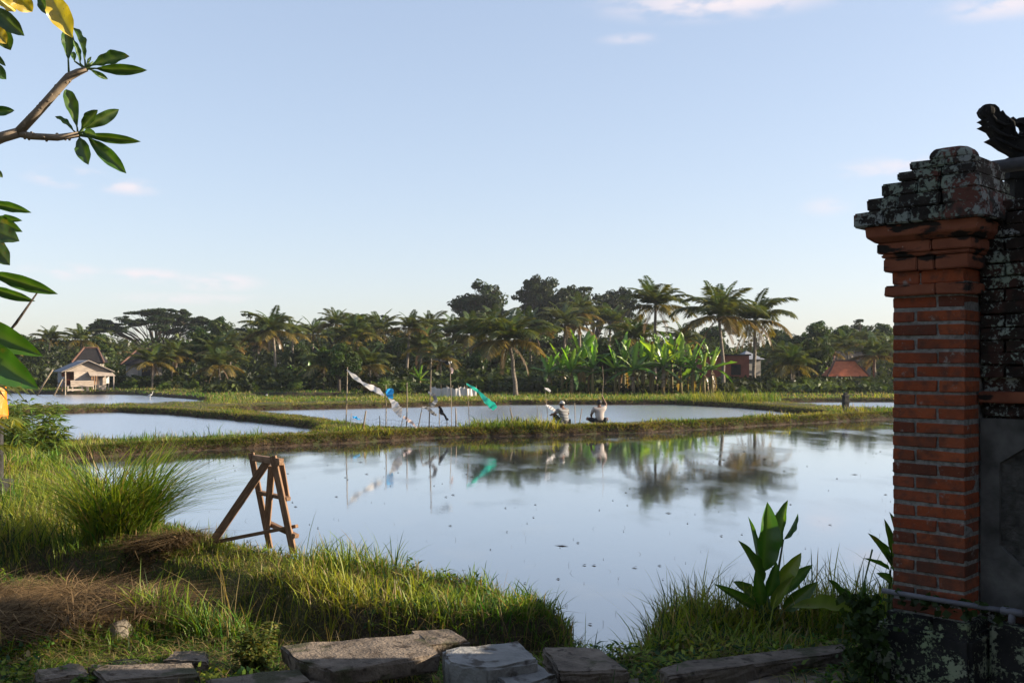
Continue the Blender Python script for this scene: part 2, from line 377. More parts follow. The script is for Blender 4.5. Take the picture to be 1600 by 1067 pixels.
for side, mk in ((0, 'water'), (1, 'ruffled')):
    pl = CREST + ([(48, 6.6), (-80, 6.6)] if side == 0 else [(48, 84), (-80, 84)])
    me = bpy.data.meshes.new('water'); me.from_pydata([(a, b, 0) for a, b in pl], [], [list(range(len(pl)))]); o = obj('water', me, M[mk])
    if me.polygons[0].normal.z < 0: me.flip_normals()
    tag(o, kind='structure')

# ------------------------------------------------------------------ grass
rng = np.random.default_rng(7)
GREEN = np.array([.095, .178, .016]); YEL = np.array([.36, .34, .042]); STRAW = np.array([.33, .24, .11]); DARK = np.array([.028, .065, .014])
def blades(P, h, wd, lean, az=None, cols=None, segs=2):
    n = len(P)
    if az is None: az = rng.uniform(0, 2 * np.pi, n)
    d = np.stack([np.cos(az), np.sin(az), np.zeros(n)], 1); fa = az + rng.uniform(.7, 2.4, n)
    wv = np.stack([np.cos(fa), np.sin(fa), np.zeros(n)], 1) * (wd * .5)[:, None]
    up = np.array([0, 0, 1.0])
    def at(s): return P + d * (lean * h * s ** 1.8)[:, None] + up * (h * (s - .38 * np.minimum(lean, 1.6) * s ** 2.2))[:, None]
    if segs == 1:
        Vv = np.stack([P - wv, P + wv, at(1.0)], 1).reshape(-1, 3); b = np.arange(n)[:, None] * 3
        F = [b + np.array([[0, 1, 2]])]; k = 3
    elif segs == 2:
        m = at(.55)
        Vv = np.stack([P - wv * .8, P + wv * .8, m + wv * .8, m - wv * .8, at(1.0)], 1).reshape(-1, 3); b = np.arange(n)[:, None] * 5
        F = [b + np.array([[0, 1, 2, 3]]), b + np.array([[3, 2, 4]])]; k = 5
    else:
        a1, a2, a3 = at(.3), at(.6), at(.85)
        Vv = np.stack([P - wv * .6, P + wv * .6, a1 + wv, a1 - wv, a2 + wv * .85, a2 - wv * .85, a3 + wv * .5, a3 - wv * .5, at(1.0)], 1).reshape(-1, 3)
        b = np.arange(n)[:, None] * 9
        F = [b + np.array([[0, 1, 2, 3]]), b + np.array([[3, 2, 4, 5]]), b + np.array([[5, 4, 6, 7]]), b + np.array([[7, 6, 8]])]; k = 9
    return Vv, F, np.repeat(cols, k, 0)
def merge(parts):
    Vs = []; Q = {}; C = []; off = 0
    for (v, F, c) in parts:
        Vs.append(v); C.append(c)
        for f in F: Q.setdefault(f.shape[1], []).append(f + off)
        off += len(v)
    return np.concatenate(Vs), [np.concatenate(q) for q in Q.values()], np.concatenate(C)
def gcols(n, x, y, dry=.25, seed=31, dark=.2):
    t = fbm(x * .8, y * .8, seed); r = rng.random(n)
    yy = np.clip((t - .35) * 2.2, 0, 1)[:, None] * .75 + rng.normal(0, .12, n)[:, None]
    c = GREEN * (1 - yy) + YEL * yy
    c = np.where((r < dry * (.4 + 1.4 * t))[:, None], STRAW * rng.uniform(.55, 1.1, n)[:, None], c)
    c = np.where((r > 1 - dark)[:, None], DARK * rng.uniform(.8, 1.4, n)[:, None], c)
    return np.clip(c * rng.uniform(.75, 1.25, n)[:, None], .008, .5)
SLABS = []   # keep-clear rectangles (x0,x1,y0,y1), filled below
KEEP = [(-1.25, -.46, 5.3, 5.95), (-.36, .12, 5.1, 5.72), (.2, .62, 5.4, 5.8), (.95, 1.5, 5.3, 5.62), (-2.45, -1.85, 5.3, 5.5), (-1.75, -1.3, 5.1, 5.35)]
def sample(n, y0, y1, xl, xr, zmin=.12, power=1.0):
    """random land points between two sight widths, denser towards the viewer"""
    y = y0 * (y1 / y0) ** rng.random(n) ** power; x = (xl + (xr - xl) * rng.random(n)) * y
    z = ground_z(x, y); ok = z > zmin
    for (a, b, c, d) in KEEP: ok &= ~((x > a) & (x < b) & (y > c) & (y < d))
    ok &= d_line(x, y, DITCH) > .20 + .12 * rng.random(n)
    return x[ok], y[ok], z[ok]
# near bank: short turf, uneven, with taller tufts on the water's edge
parts = []
x, y, z = sample(330000, 4.6, 13.5, -.60, .42)
inside = np.maximum.reduce([sd_poly(x, y, MAIN)])
mound = np.exp(-(((x + 3.3) / .8) ** 2 + ((y - 6.75) / .65) ** 2)) + np.exp(-(((x + 3.35) / .3) ** 2 + ((y - 9.4) / .25) ** 2))
dens = .35 + .8 * fbm(x * 1.6, y * 1.6, 41); dens *= np.clip(1 - 1.2 * mound, 0.12, 1)
ok = rng.random(len(x)) < dens; x, y, z, inside = x[ok], y[ok], z[ok], inside[ok]
tuft = fbm(x * 2.3, y * 2.3, 45); edge = np.exp(-np.abs(inside + .35) / .35)
h = (.035 + .075 * sstep(.35, .75, tuft) + .04 * edge) * rng.lognormal(0, .38, len(x))
h *= np.where(x > .45, 1.15, 1.0)
clipd = (y < 6.1); h = np.where(clipd, h * .55, h)
parts.append(blades(np.stack([x, y, z - .01], 1), h, np.clip(h * .075, .0045, .010), rng.uniform(.1, 1.1, len(x)), cols=gcols(len(x), x, y, .22)))
# taller tufts scattered on the bank
for (cx, cy, r, n, hh) in [(-1.55, 8.6, .3, 200, .26), (-1.15, 8.5, .25, 160, .24), (-.1, 8.05, .3, 140, .20), (.3, 7.5, .3, 300, .16), (-2.3, 6.7, .3, 420, .26), (-1.9, 6.5, .25, 260, .2),
                           (.75, 6.75, .35, 420, .30), (1.15, 6.85, .35, 500, .28), (1.5, 6.95, .35, 460, .28), (2.0, 7.05, .45, 520, .30), (2.35, 6.95, .4, 420, .32), (.9, 6.4, .3, 320, .2), (1.4, 6.4, .4, 320, .2),
                           (-6.8, 13.2, .9, 800, .28), (-6.0, 11.6, .7, 700, .3), (-5.4, 10.6, .7, 700, .28), (-5.2, 12.4, .6, 400, .26), (-4.8, 9.7, .6, 500, .3), (-3.9, 6.2, .4, 300, .22), (-3.3, 5.7, .4, 260, .16),
                           (-.3, 7.2, .5, 500, .16), (-.9, 7.4, .5, 600, .17), (-1.6, 7.7, .45, 500, .18), (.1, 6.95, .35, 300, .16)]:
    a = rng.uniform(0, 6.283, n); rr = r * np.sqrt(rng.random(n)); x = cx + rr * np.cos(a); y = cy + rr * np.sin(a); z = ground_z(x, y); ok = z > .05
    x, y, z = x[ok], y[ok], z[ok]; n = len(x); h = hh * rng.lognormal(0, .3, n)
    parts.append(blades(np.stack([x, y, z - .01], 1), h, rng.uniform(.005, .011, n), rng.uniform(.15, .9, n), cols=gcols(n, x, y, .12), segs=3))
# thin seed stalks over the ditch
n = 260; x = rng.uniform(-2.0, .2, n); y = 6.5 + rng.random(n) * .5; z = ground_z(x, y)
parts.append(blades(np.stack([x, y, z], 1), rng.uniform(.35, .75, n), np.full(n, .0035), rng.uniform(.1, .8, n), cols=np.tile(STRAW, (n, 1)), segs=3))
x, y, z = sample(90000, 4.7, 13, -.6, .42); n = len(x); ok = rng.random(n) < .25 + .6 * fbm(x * 2, y * 2, 48); x, y, z = x[ok], y[ok], z[ok]; n = len(x)     # matted, bent and dead blades
parts.append(blades(np.stack([x, y, z + .005], 1), rng.uniform(.05, .14, n), rng.uniform(.005, .011, n), rng.uniform(1.2, 2.4, n), cols=np.where((rng.random(n) < .45)[:, None], STRAW * rng.uniform(.3, .9, n)[:, None], gcols(n, x, y, .1))))
x, y, z = sample(26000, 5, 12, -.6, .42); n = len(x); ok = fbm(x * 1.3, y * 1.3, 49) > .52; x, y, z = x[ok], y[ok], z[ok]; n = len(x)                          # small broad-leaved weeds
parts.append(blades(np.stack([x, y, z + .02 + .07 * rng.random(n)], 1), rng.uniform(.025, .05, n), rng.uniform(.018, .032, n), rng.uniform(.8, 2.0, n), cols=gcols(n, x * 3, y * 3, .04, 50, .35)))
V, Fc, C = merge(parts); tag(obj('bank_grass', np_mesh('bank_grass', V, Fc, C), M['grass']), 'short uneven yellow green grass covering the near bank', 'grass', kind='stuff')
# left bank further back
parts = []
x, y, z = sample(60000, 12.5, 30, -.62, -.25); n = len(x); t = fbm(x * .9, y * .9, 51)
h = (.06 + .17 * sstep(.4, .75, t)) * rng.lognormal(0, .38, n)
parts.append(blades(np.stack([x, y, z - .01], 1), h, np.clip(h * .06, .009, .02), rng.uniform(.1, 1.0, n), cols=gcols(n, x, y, .16)))
V, Fc, C = merge(parts); tag(obj('bank_grass', np_mesh('left_bank_grass', V, Fc, C), M['grass']), 'long green grass on the left bank beyond the tall clump', 'grass', kind='stuff')
# dikes: turf on top, hanging roots and stubble down the sides
parts = []
x, y, z = sample(330000, 23, 64, -.62, .47, .03, .9); n = len(x)
t = fbm(x * .7, y * .7, 61); keep = rng.random(n) < np.where(z > .14, .55 + .9 * t, .5); x, y, z, t = x[keep], y[keep], z[keep], t[keep]; n = len(x)
low = z < .12
h = np.where(low, .06, .045 + .10 * sstep(.45, .8, t)) * rng.lognormal(0, .35, n)
c = gcols(n, x, y, .18, 63); c = np.where(low[:, None], np.array([.10, .072, .04]) * rng.uniform(.5, 1.6, n)[:, None], c)
parts.append(blades(np.stack([x, y, z - .01], 1), h, np.clip(h * .2, .014, .035), np.where(low, 1.6, rng.uniform(.1, 1.1, n)), cols=c, segs=1))
for (cx, cy, r, n, hh) in [(.2, 33.7, 1.0, 800, .30), (-.8, 33.3, .7, 400, .22), (-4.7, 31.0, .7, 300, .22), (5.8, 36, .8, 400, .18), (9.9, 39.5, .9, 300, .2), (11.5, 56.5, 2.6, 1400, .55), (8.5, 58.6, 2, 500, .3), (15.9, 44.3, 1.5, 700, .25)]:
    a = rng.uniform(0, 6.283, n); rr = r * np.sqrt(rng.random(n)); x = cx + rr * np.cos(a) * 1.5; y = cy + rr * np.sin(a) * .6; z = ground_z(x, y); ok = z > .1
    x, y, z = x[ok], y[ok], z[ok]; n = len(x); h = hh * rng.lognormal(0, .3, n)
    parts.append(blades(np.stack([x, y, z - .01], 1), h, np.full(n, .03), rng.uniform(.15, 1.0, n), cols=gcols(n, x, y, .05), segs=2))
x, y, z = sample(420000, 20, 62, -.62, .47, .02, .9); ins = np.full(len(x), -1e9)
for Pn in PONDS: ins = np.maximum(ins, sd_poly(x, y, Pn))
k = (ins > -.75) & (ins < .35) & (z < .30); x, y, z = x[k], y[k], z[k]; n = len(x)
g_ = rng.random(n) < sstep(.02, .11, z) * .9
c = np.where(g_[:, None], gcols(n, x, y, .2, 64), np.array([.11, .078, .042]) * rng.uniform(.35, 1.5, n)[:, None])
parts.append(blades(np.stack([x, y, z + .01], 1), rng.uniform(.05, .13, n), rng.uniform(.012, .03, n), rng.uniform(.6, 2.0, n), cols=c, segs=1))
for Pn in PONDS[:6]:                                   # grass and roots hanging down the cut edges of the dikes
    for i in range(len(Pn)):
        (ax, ay), (bx, by) = Pn[i], Pn[(i + 1) % len(Pn)]; L_ = math.hypot(bx - ax, by - ay)
        if min(ay, by) < 22 or max(ay, by) > 66 or max(abs(ax) / ay, abs(bx) / by) > .75: continue
        n = int(L_ * (1500 if Pn is MAIN else 420)); t = rng.random(n); o_ = rng.uniform(-.5, .3, n); nx_, ny_ = -(by - ay) / L_, (bx - ax) / L_
        x = ax + (bx - ax) * t + nx_ * o_; y = ay + (by - ay) * t + ny_ * o_; z = ground_z(x, y); k = (z > .01) & (z < .27); x, y, z = x[k], y[k], z[k]; n = len(x)
        if not n: continue
        g_ = rng.random(n) < sstep(.0, .13, z + rng.normal(0, .03, n)) * .85
        c = np.where(g_[:, None], gcols(n, x, y, .25, 66) * .8, np.array([.075, .055, .03]) * rng.uniform(.25, 1.4, n)[:, None])
        parts.append(blades(np.stack([x, y, z + .02], 1), rng.uniform(.05, .14, n), rng.uniform(.012, .03, n), rng.uniform(.5, 2.2, n), cols=c, segs=1))
V, Fc, C = merge(parts); tag(obj('dike_grass', np_mesh('dike_grass', V, Fc, C), M['grass']), 'low grass and stubble along the earth dikes', 'grass', kind='stuff')
parts = []
x, y, z = sample(90000, 57, 110, -.62, .5, .12, 1.2); n = len(x); t = fbm(x * .25, y * .25, 71)
h = (.06 + .16 * t) * rng.lognormal(0, .35, n)
parts.append(blades(np.stack([x, y, z - .01], 1), h, np.full(n, .07), rng.uniform(.1, 1.0, n), cols=gcols(n, x * .3, y * .3, .3, 73), segs=1))
V, Fc, C = merge(parts); tag(obj('field_grass', np_mesh('field_grass', V, Fc, C), M['grass']), 'grass of the far fields in front of the palms', 'grass', kind='stuff')
# cut dry grass heaped on the mound
n = 14000; a = rng.uniform(0, 6.283, n); rr = rng.random(n) ** .6
x = -3.3 + .95 * rr * np.cos(a); y = 6.85 + .85 * rr * np.sin(a)
k2 = rng.random(n) < .10; x = np.where(k2, -3.35 + .36 * rr * np.cos(a), x); y = np.where(k2, 9.45 + .25 * rr * np.sin(a), y)
z = ground_z(x, y); h = rng.uniform(.08, .3, n)
Pb = np.stack([x, y, z + rng.uniform(0, .05, n) + .16 * (fbm(x * 4, y * 4, 87) - .35).clip(0)], 1); az = 6.283 * 1.6 * fbm(x * 1.7, y * 1.7, 88) + rng.normal(0, 1.1, n)
V, Fc, C = blades(Pb, h, rng.uniform(.003, .011, n), rng.uniform(1.3, 3.2, n), az, STRAW * (rng.uniform(.12, 1.0, n) ** 1.3)[:, None] * np.array([.98, .9, .9]))
V[:, 2] = np.maximum(V[:, 2], ground_z(V[:, 0], V[:, 1]) + .004 + .03 * rng.random(len(V)))
tag(obj('dry_grass', np_mesh('dry_grass', V, Fc, C), M['straw']), 'heap of cut brown dry grass on the left mound', 'dry grass', kind='stuff')
# the tall arching clump beside the water
n = 1500; a = rng.uniform(0, 6.283, n); rr = .26 * np.sqrt(rng.random(n))
x = -4.0 + rr * np.cos(a) * 1.35; y = 10.1 + rr * np.sin(a); z = ground_z(x, y)
h = rng.uniform(.55, 1.4, n); az = a + rng.normal(0, 1.1, n); az = np.where(rng.random(n) < .6, rng.normal(-.1, .8, n), az)
V, Fc, C = blades(np.stack([x, y, z - .02], 1), h, rng.uniform(.008, .014, n), rng.uniform(.3, 1.35, n), az, gcols(n, x * 9, y * 9, .08, 81, .15), segs=3)
tag(obj('grass_clump', np_mesh('grass_clump', V, Fc, C), M['grass']), 'tall arching clump of long green grass at the edge of the near bank', 'grass clump')
# ------------------------------------------------------------------ palms
def frond_arrays(L, e0, droop, n=62, col=(.055, .095, .022), tip=(.14, .13, .035), seed=0, hang=.55, wide=.27):
    r = np.random.default_rng(seed); s = np.linspace(0, 1, 15)
    ang = e0 - droop * s ** 1.25; step = L / 14
    X = np.concatenate([[0], np.cumsum(np.cos(ang[:-1]) * step)]); Z = np.concatenate([[0], np.cumsum(np.sin(ang[:-1]) * step)])
    Yc = .06 * L * np.sin(s * 2.2) * r.uniform(-1, 1)
    V = []; F3 = []; F4 = []; C = []; col = np.array(col); tip = np.array(tip)
    for i in range(15):
        wv = .013 * (1 - s[i] * .85); b = len(V)
        V += [(X[i], Yc[i] - wv, Z[i]), (X[i], Yc[i] + wv, Z[i]), (X[i], Yc[i], Z[i] + wv)]; C += [col * 1.6 + .02] * 3
        if i:
            F4 += [(b - 3, b - 2, b + 1, b), (b - 2, b - 1, b + 2, b + 1), (b - 1, b - 3, b, b + 2)]
    for side in (-1, 1):
        for k in range(n):
            t = .10 + .89 * (k + r.random() * .6) / n; i = min(13, int(t * 14)); fr = t * 14 - i
            p = np.array([X[i] * (1 - fr) + X[i + 1] * fr, Yc[i] * (1 - fr) + Yc[i + 1] * fr, Z[i] * (1 - fr) + Z[i + 1] * fr])
            a = ang[i]; tan = np.array([math.cos(a), 0, math.sin(a)]); nrm = np.array([-math.sin(a), 0, math.cos(a)])
            ln = L * wide * (math.sin(math.pi * min(1, t * .86 + .14)) ** .6 * .85 + .18) * r.uniform(.8, 1.15)
            d = tan * (.35 + .5 * t) + np.array([0, side, 0]) * .9 + nrm * .12 + np.array([0, 0, -hang * r.uniform(.5, 1.4)])
            d /= np.linalg.norm(d); tipp = p + d * ln + np.array([0, 0, -.18 * ln * r.random()]); mid = p + d * ln * .45 + np.array([0, 0, .03 * ln])
            wv = tan * .0150 * r.uniform(.8, 1.2); b = len(V)
            V += [tuple(p), tuple(mid - wv), tuple(tipp), tuple(mid + wv)]; F4.append((b, b + 1, b + 2, b + 3))
            f = r.random() ** 3 * .6 + t * .15; cc = (col * (1 - f) + tip * f) * r.uniform(.75, 1.25); C += [cc] * 4
    return np.array(V), [np.array(F4)], np.array(C)
FR = {}
PG_, PT_ = (.034, .062, .011), (.24, .21, .03)
for i in range(3):
    FR['up', i] = frond_arrays(1, R(80), R(45 + 12 * i), seed=i + 1, hang=.25, col=(.035, .07, .013), tip=(.12, .13, .03), wide=.2)
    FR['high', i] = frond_arrays(1, R(60), R(66 + 14 * i), seed=i + 11, hang=.32, col=PG_, tip=PT_)
    FR['mid', i] = frond_arrays(1, R(38), R(60 + 14 * i), seed=i + 21, hang=.40, col=PG_, tip=PT_)
    FR['low', i] = frond_arrays(1, R(8), R(58 + 10 * i), seed=i + 31, hang=.55, col=(.06, .062, .013), tip=(.46, .28, .05))
    FR['dead', i] = frond_arrays(1, R(-42), R(45), n=30, seed=i + 41, hang=.6, col=(.10, .062, .032), tip=(.15, .095, .045), wide=.2)
FM = {k: np_mesh('frond_' + k[0], *v) for k, v in FR.items()}
def crown_plan(seed, nd=2, lush=1.0, lo=True):
    r = random.Random(seed); out = []
    for kind, n, s in (('up', 3, .8), ('high', 6, .95), ('mid', 7, 1.0), ('low', 5 if lo else 2, .95), ('dead', nd, .7)):
        a0 = r.uniform(0, 6.28)
        for i in range(max(0, round(n * lush))):
            out.append((kind, r.randrange(3), a0 + 6.283 * i / max(1, n) + r.uniform(-.25, .25), s * r.uniform(.85, 1.12), r.uniform(-.12, .12)))
    return out
def palm_trunk_mb(h, lean, seed, r0=.16, r1=.10):
    r = random.Random(seed); pts = []; rad = []
    for i in range(9):
        t = i / 8; pts.append((lean[0] * t ** 1.6 + .04 * r.uniform(-1, 1) * (0 < i < 8), lean[1] * t ** 1.6, h * t - .15 * (i == 0)))
        rad.append((r0 * (1.35 if i == 0 else 1) * (1 - t) + r1 * t) * r.uniform(.95, 1.06))
    return MB().tube(pts, rad, 8)
def palm_single(u, Y, base_v, h, L, lean, seed, label, nd=2, group='coconut palms at the water', rz=0, lush=1.0, far=1.2):
    L *= .93
    """front palm: every frond is a part of its own"""
    Y, h, L, lean = Y * far, h * far, L * far, (lean[0] * far, lean[1] * far); X = px(u, Y); Z = gz(X, Y)
    e = empty('coconut_palm', (X, Y, Z), 0, label, 'palm', group)
    palm_trunk_mb(h, lean, seed).build('trunk', M['palm_trunk'], e, smooth=True)
    for (k, i, a, s, t) in crown_plan(seed, nd, lush):
        obj('frond', FM[k, i], M['palm'], e, (lean[0], lean[1], h), (t, 0, a + rz), L * s)
    mb = MB()
    r = random.Random(seed)
    for j in range(5):
        a = r.uniform(0, 6.28); mb.tube([(lean[0] + .17 * math.cos(a), lean[1] + .17 * math.sin(a), h - .28 + .1 * r.random()), (lean[0] + .19 * math.cos(a), lean[1] + .19 * math.sin(a), h - .12), (lean[0] + .1 * math.cos(a), lean[1] + .1 * math.sin(a), h)], [.07, .11, .04], 6)
    mb.build('coconuts', M['nut'], e, smooth=True)
    return e
M['nut'] = simple('coconut_husk', (.12, .11, .03), (.24, .17, .06), 3, .7, .1)
palm_single(806, 60, 618, 3.3, 3.4, (-.45, .2), 3, 'leaning coconut palm left of the banana plants, its fronds down to the water', 3, lush=1.1, far=1.1)
palm_single(1022, 66, 612, 5.6, 3.0, (.1, 0), 5, 'tall coconut palm rising behind the middle of the banana plants', 2)
palm_single(1131, 61, 618, 4.6, 3.5, (-.25, .2), 8, 'coconut palm with a pale bare trunk at the right end of the banana plants', 2, lush=1.1)
palm_single(1178, 66, 612, 4.6, 3.4, (.1, 0), 12, 'coconut palm with brown dead fronds hanging along its trunk', 7)
palm_single(1366, 70, 615, 2.3, 2.6, (.0, 0), 15, 'short coconut palm beside the pillar, right of the orange roof', 1)
palm_single(432, 75, 606, 4.2, 2.9, (-.3, 0), 18, 'coconut palm with a shaggy skirt of fronds left of the dense round tree', 5)
palm_single(655, 76, 608, 3.0, 2.7, (.2, 0), 22, 'coconut palm behind the tall pole of the black streamer', 3)
palm_single(735, 80, 608, 4.0, 2.9, (.1, 0), 25, 'coconut palm behind the green streamer', 2)
palm_single(830, 82, 608, 4.6, 2.8, (-.1, 0), 28, 'coconut palm half hidden behind the leaning palm', 1)
palm_single(545, 84, 607, 3.6, 2.8, (.1, 0), 33, 'coconut palm behind the white streamer', 2)
# palms of the back rows: joined crowns
def palm_crown_mesh(seed, L, nd, h, lean):
    parts = []
    for (k, i, a, s, t) in crown_plan(seed, nd):
        v, F, c = FR[k, i]; m = np.array(Euler((t, 0, a)).to_matrix()); parts.append((v @ m.T * L * s + np.array([lean[0], lean[1], h]), F, c))
    return np_mesh('palm_crown', *merge(parts))
PV = []
for i in range(5):
    h = [4.5, 5.2, 6.0, 3.6, 5.6][i]; lean = [(.3, 0), (-.5, .1), (.2, 0), (0, 0), (-.2, 0)][i]
    PV.append((palm_crown_mesh(100 + i, [2.8, 2.9, 2.7, 2.9, 2.6][i], [1, 2, 0, 2, 1][i], h, lean), palm_trunk_mb(h, lean, i, .17, .10).mesh('palm_trunk', smooth=True), h))
back = [  # u, depth, v of crown heart
    (72, 105, 530, 2), (128, 100, 532, 1), (185, 112, 548, 0), (238, 84, 566, 3), (268, 86, 556, 0), (300, 92, 552, 3), (330, 88, 548, 4), (362, 96, 540, 1), (398, 100, 535, 0), (455, 108, 520, 2),
    (487, 118, 522, 1), (520, 112, 506, 4), (562, 102, 520, 0), (598, 112, 514, 1), (634, 90, 512, 2), (676, 110, 510, 4), (702, 98, 522, 0), (762, 96, 512, 2), (790, 112, 508, 1), (880, 98, 508, 0),
    (905, 104, 490, 2), (948, 110, 502, 4), (985, 84, 530, 3), (1070, 92, 530, 1), (1215, 96, 556, 3), (1252, 84, 560, 0), (1290, 88, 556, 4), (1330, 96, 540, 1), (1348, 104, 532, 2), (1385, 92, 548, 0), (20, 96, 545, 4), (580, 78, 572, 3), (505, 80, 570, 3), (345, 78, 580, 3), (690, 84, 560, 0), (1235, 76, 580, 3)]
back.sort()
ORD = ['first', 'second', 'third', 'fourth', 'fifth', 'sixth', 'seventh', 'eighth', 'ninth', 'tenth', 'eleventh', 'twelfth', 'thirteenth', 'fourteenth', 'fifteenth', 'sixteenth', 'seventeenth', 'eighteenth', 'nineteenth', 'twentieth',
       'twenty-first', 'twenty-second', 'twenty-third', 'twenty-fourth', 'twenty-fifth', 'twenty-sixth', 'twenty-seventh', 'twenty-eighth', 'twenty-ninth', 'thirtieth', 'thirty-first', 'thirty-second', 'thirty-third', 'thirty-fourth', 'thirty-fifth', 'thirty-sixth', 'thirty-seventh', 'thirty-eighth', 'thirty-ninth', 'fortieth']
rp = random.Random(5)
for i, (u, Y, v, k) in enumerate(back):
    X = px(u, Y); Z = gz(X, Y); cm_, tm_, h = PV[k]; s = max(.55, (pz(v, Y) - Z) / h); s2 = min(1.25, max(.85, s))
    e = empty('palm_tree', (X, Y, Z), rp.uniform(0, 6.28), ORD[i] + ' palm from the left in the shaded row of palms behind the fields', 'palm', 'palms of the far treeline')
    e.rotation_euler = (rp.uniform(-.09, .09), rp.uniform(-.09, .09), rp.uniform(0, 6.28))
    obj('trunk', tm_, M['palm_trunk'], e, scale=s)
    c = obj('crown', cm_, M['palm'], e, scale=s2); c.location = (0, 0, h * (s - s2))

# ------------------------------------------------------------------ broadleaf trees
def leaf_cards(cen, rad, n, size, col, r, flat=.5, shell=.55, lit=(.0, .0, .0)):
    d = r.normal(size=(n, 3)); d /= np.linalg.norm(d, axis=1)[:, None]
    p = np.array(cen) + d * np.array(rad) * (shell + (1 - shell) * r.random(n) ** .5)[:, None]
    nr = d * .7 + r.normal(size=(n, 3)) * .5 + np.array([0, 0, flat]); nr /= np.linalg.norm(nr, axis=1)[:, None]
    a = np.cross(nr, r.normal(size=(n, 3))); a /= np.linalg.norm(a, axis=1)[:, None]; b = np.cross(nr, a)
    s = size * r.uniform(.6, 1.3, n)[:, None]
    V = np.stack([p - a * s * .5, p + b * s * .28 + nr * s * .06, p + a * s * .5, p - b * s * .28 + nr * s * .06], 1).reshape(-1, 3)
    F = (np.arange(n)[:, None] * 4 + np.array([[0, 1, 2, 3]]))
    C = np.repeat(np.array(col) * r.uniform(.65, 1.4, n)[:, None], 4, 0)
    return V, [F], C
def make_tree(name, blobs, trunk_h, tr, size, col, n_sub=9, n_leaf=90, seed=0, sub=.45, flat=.5, fork=.75, lean=0.0):
    """blobs: (x,y,z,rx,ry,rz). Trunk with one limb to each blob; leaves in many small clumps on each blob"""
    r = np.random.default_rng(seed); rr = random.Random(seed); parts = []; mb = MB()
    tp = Vector((lean, 0, trunk_h * fork))
    mb.tube([(0, 0, -.3), (lean * .2, 0, trunk_h * fork * .4), tuple(tp)], [tr * 1.3, tr, tr * .8], 8)
    for (x, y, z, a, b, c) in blobs:
        m = Vector((x * .45, y * .45, tp.z + (z - tp.z) * .62)); mb.tube([tuple(tp - Vector((0, 0, .2))), tuple(m), (x, y, z)], [tr * .55, tr * .35, tr * .12], 6)
        for k in range(3):
            q = Vector((x + rr.uniform(-.7, .7) * a, y + rr.uniform(-.7, .7) * b, z + rr.uniform(-.1, .6) * c)); mb.tube([tuple(m), tuple((m + q) / 2 + Vector((0, 0, .1 * c))), tuple(q)], [tr * .25, tr * .15, tr * .05], 5)
        tone = r.uniform(.75, 1.25)
        for k in range(n_sub):
            d = r.normal(size=3); d /= np.linalg.norm(d); d[2] = d[2] * .9 + .15
            cen = np.array([x, y, z]) + d * np.array([a, b, c]) * r.uniform(.45, .95); sr = np.array([a, b, c]) * sub * r.uniform(.6, 1.15)
            hue = np.array(col) * tone * r.uniform(.8, 1.25) * np.array([r.uniform(.85, 1.3), 1, r.uniform(.8, 1.1)])
            parts.append(leaf_cards(cen, sr, int(n_leaf * r.uniform(.7, 1.3)), size, hue, r, flat))
    return np_mesh(name + '_crown', *merge(parts)), mb.mesh(name + '_trunk', smooth=True)
def rblobs(seed, n, R_, zc, rz, br, flat=.6):
    r = random.Random(seed); out = []
    for i in range(n):
        a = r.uniform(0, 6.28); q = R_ * math.sqrt(r.random()); k = 1 - (q / R_) ** 2
        out.append((q * math.cos(a), q * math.sin(a), zc + rz * (2 * r.random() - 1) * k ** .5 + rz * .3 * k, br * r.uniform(.7, 1.2), br * r.uniform(.7, 1.2), br * flat * r.uniform(.7, 1.2)))
    return out
GD = (.022, .038, .012); GM = (.034, .060, .014); GB = (.07, .12, .022)
rt = random.Random(77)
rain = []
for i in range(46):
    a = rt.uniform(0, 6.28); q = 12.5 * math.sqrt(rt.random()); rain.append((q * math.cos(a) * 1.1, q * math.sin(a) * .6, 9.6 + 4.4 * (1 - (q / 12.5) ** 1.6) + rt.uniform(-.9, .6), rt.uniform(2.0, 3.2), rt.uniform(1.6, 2.6), rt.uniform(.55, .85)))
TV = {'rain': make_tree('rain_tree', rain, 8.5, .34, .5, GD, 9, 85, 1, .42, .9, .45),
      'dome': make_tree('dome_tree', rblobs(2, 30, 3.6, 11.3, 3.0, 1.6, .8), 11, .38, .5, GD, 7, 70, 2, .5, .6, .55),
      'tall': make_tree('tall_tree', rblobs(3, 30, 4.0, 11.0, 3.2, 1.6, .75), 11, .4, .5, GD, 7, 66, 3, .48, .6, .5),
      'loose': make_tree('loose_tree', rblobs(4, 18, 3.8, 9.2, 2.6, 1.5, .5), 9.5, .3, .42, GD, 7, 42, 4, .5, .6, .5),
      'round': make_tree('round_tree', rblobs(5, 13, 2.0, 3.4, 1.6, 1.1, .95), 3.2, .2, .3, GM, 9, 90, 5, .5, .5, .5),
      'bushy': make_tree('bushy_tree', rblobs(6, 14, 2.6, 4.8, 2.0, 1.4, .8), 5, .24, .36, GM, 8, 75, 6, .5, .5, .5),
      'shrub': make_tree('shrub', rblobs(7, 9, 1.1, 1.0, .7, .6, .9), 1.0, .05, .2, GB, 7, 45, 7, .55, .4, .4)}
def tree(kind, name, u, Y, top_v, label, cat='tree', wid=1.0, rz=0.0, group='trees of the far treeline', hgt=None, matname='leaf'):
    Y = Y * 1.13 if 59 < Y < 66 else Y; cme, tme = TV[kind]; H = max(v.co.z for v in cme.vertices); X = px(u, Y); Z = gz(X, Y) if Y < 140 else 0.3
    s = (pz(top_v, Y) - Z) / H
    e = empty(name, (X, Y, Z), rz, label, cat, group)
    obj('crown', cme, M[matname], e, scale=(s * wid, s * wid, s)); obj('trunk', tme, M['bark'], e, scale=(s * wid, s * wid, s))
    return e
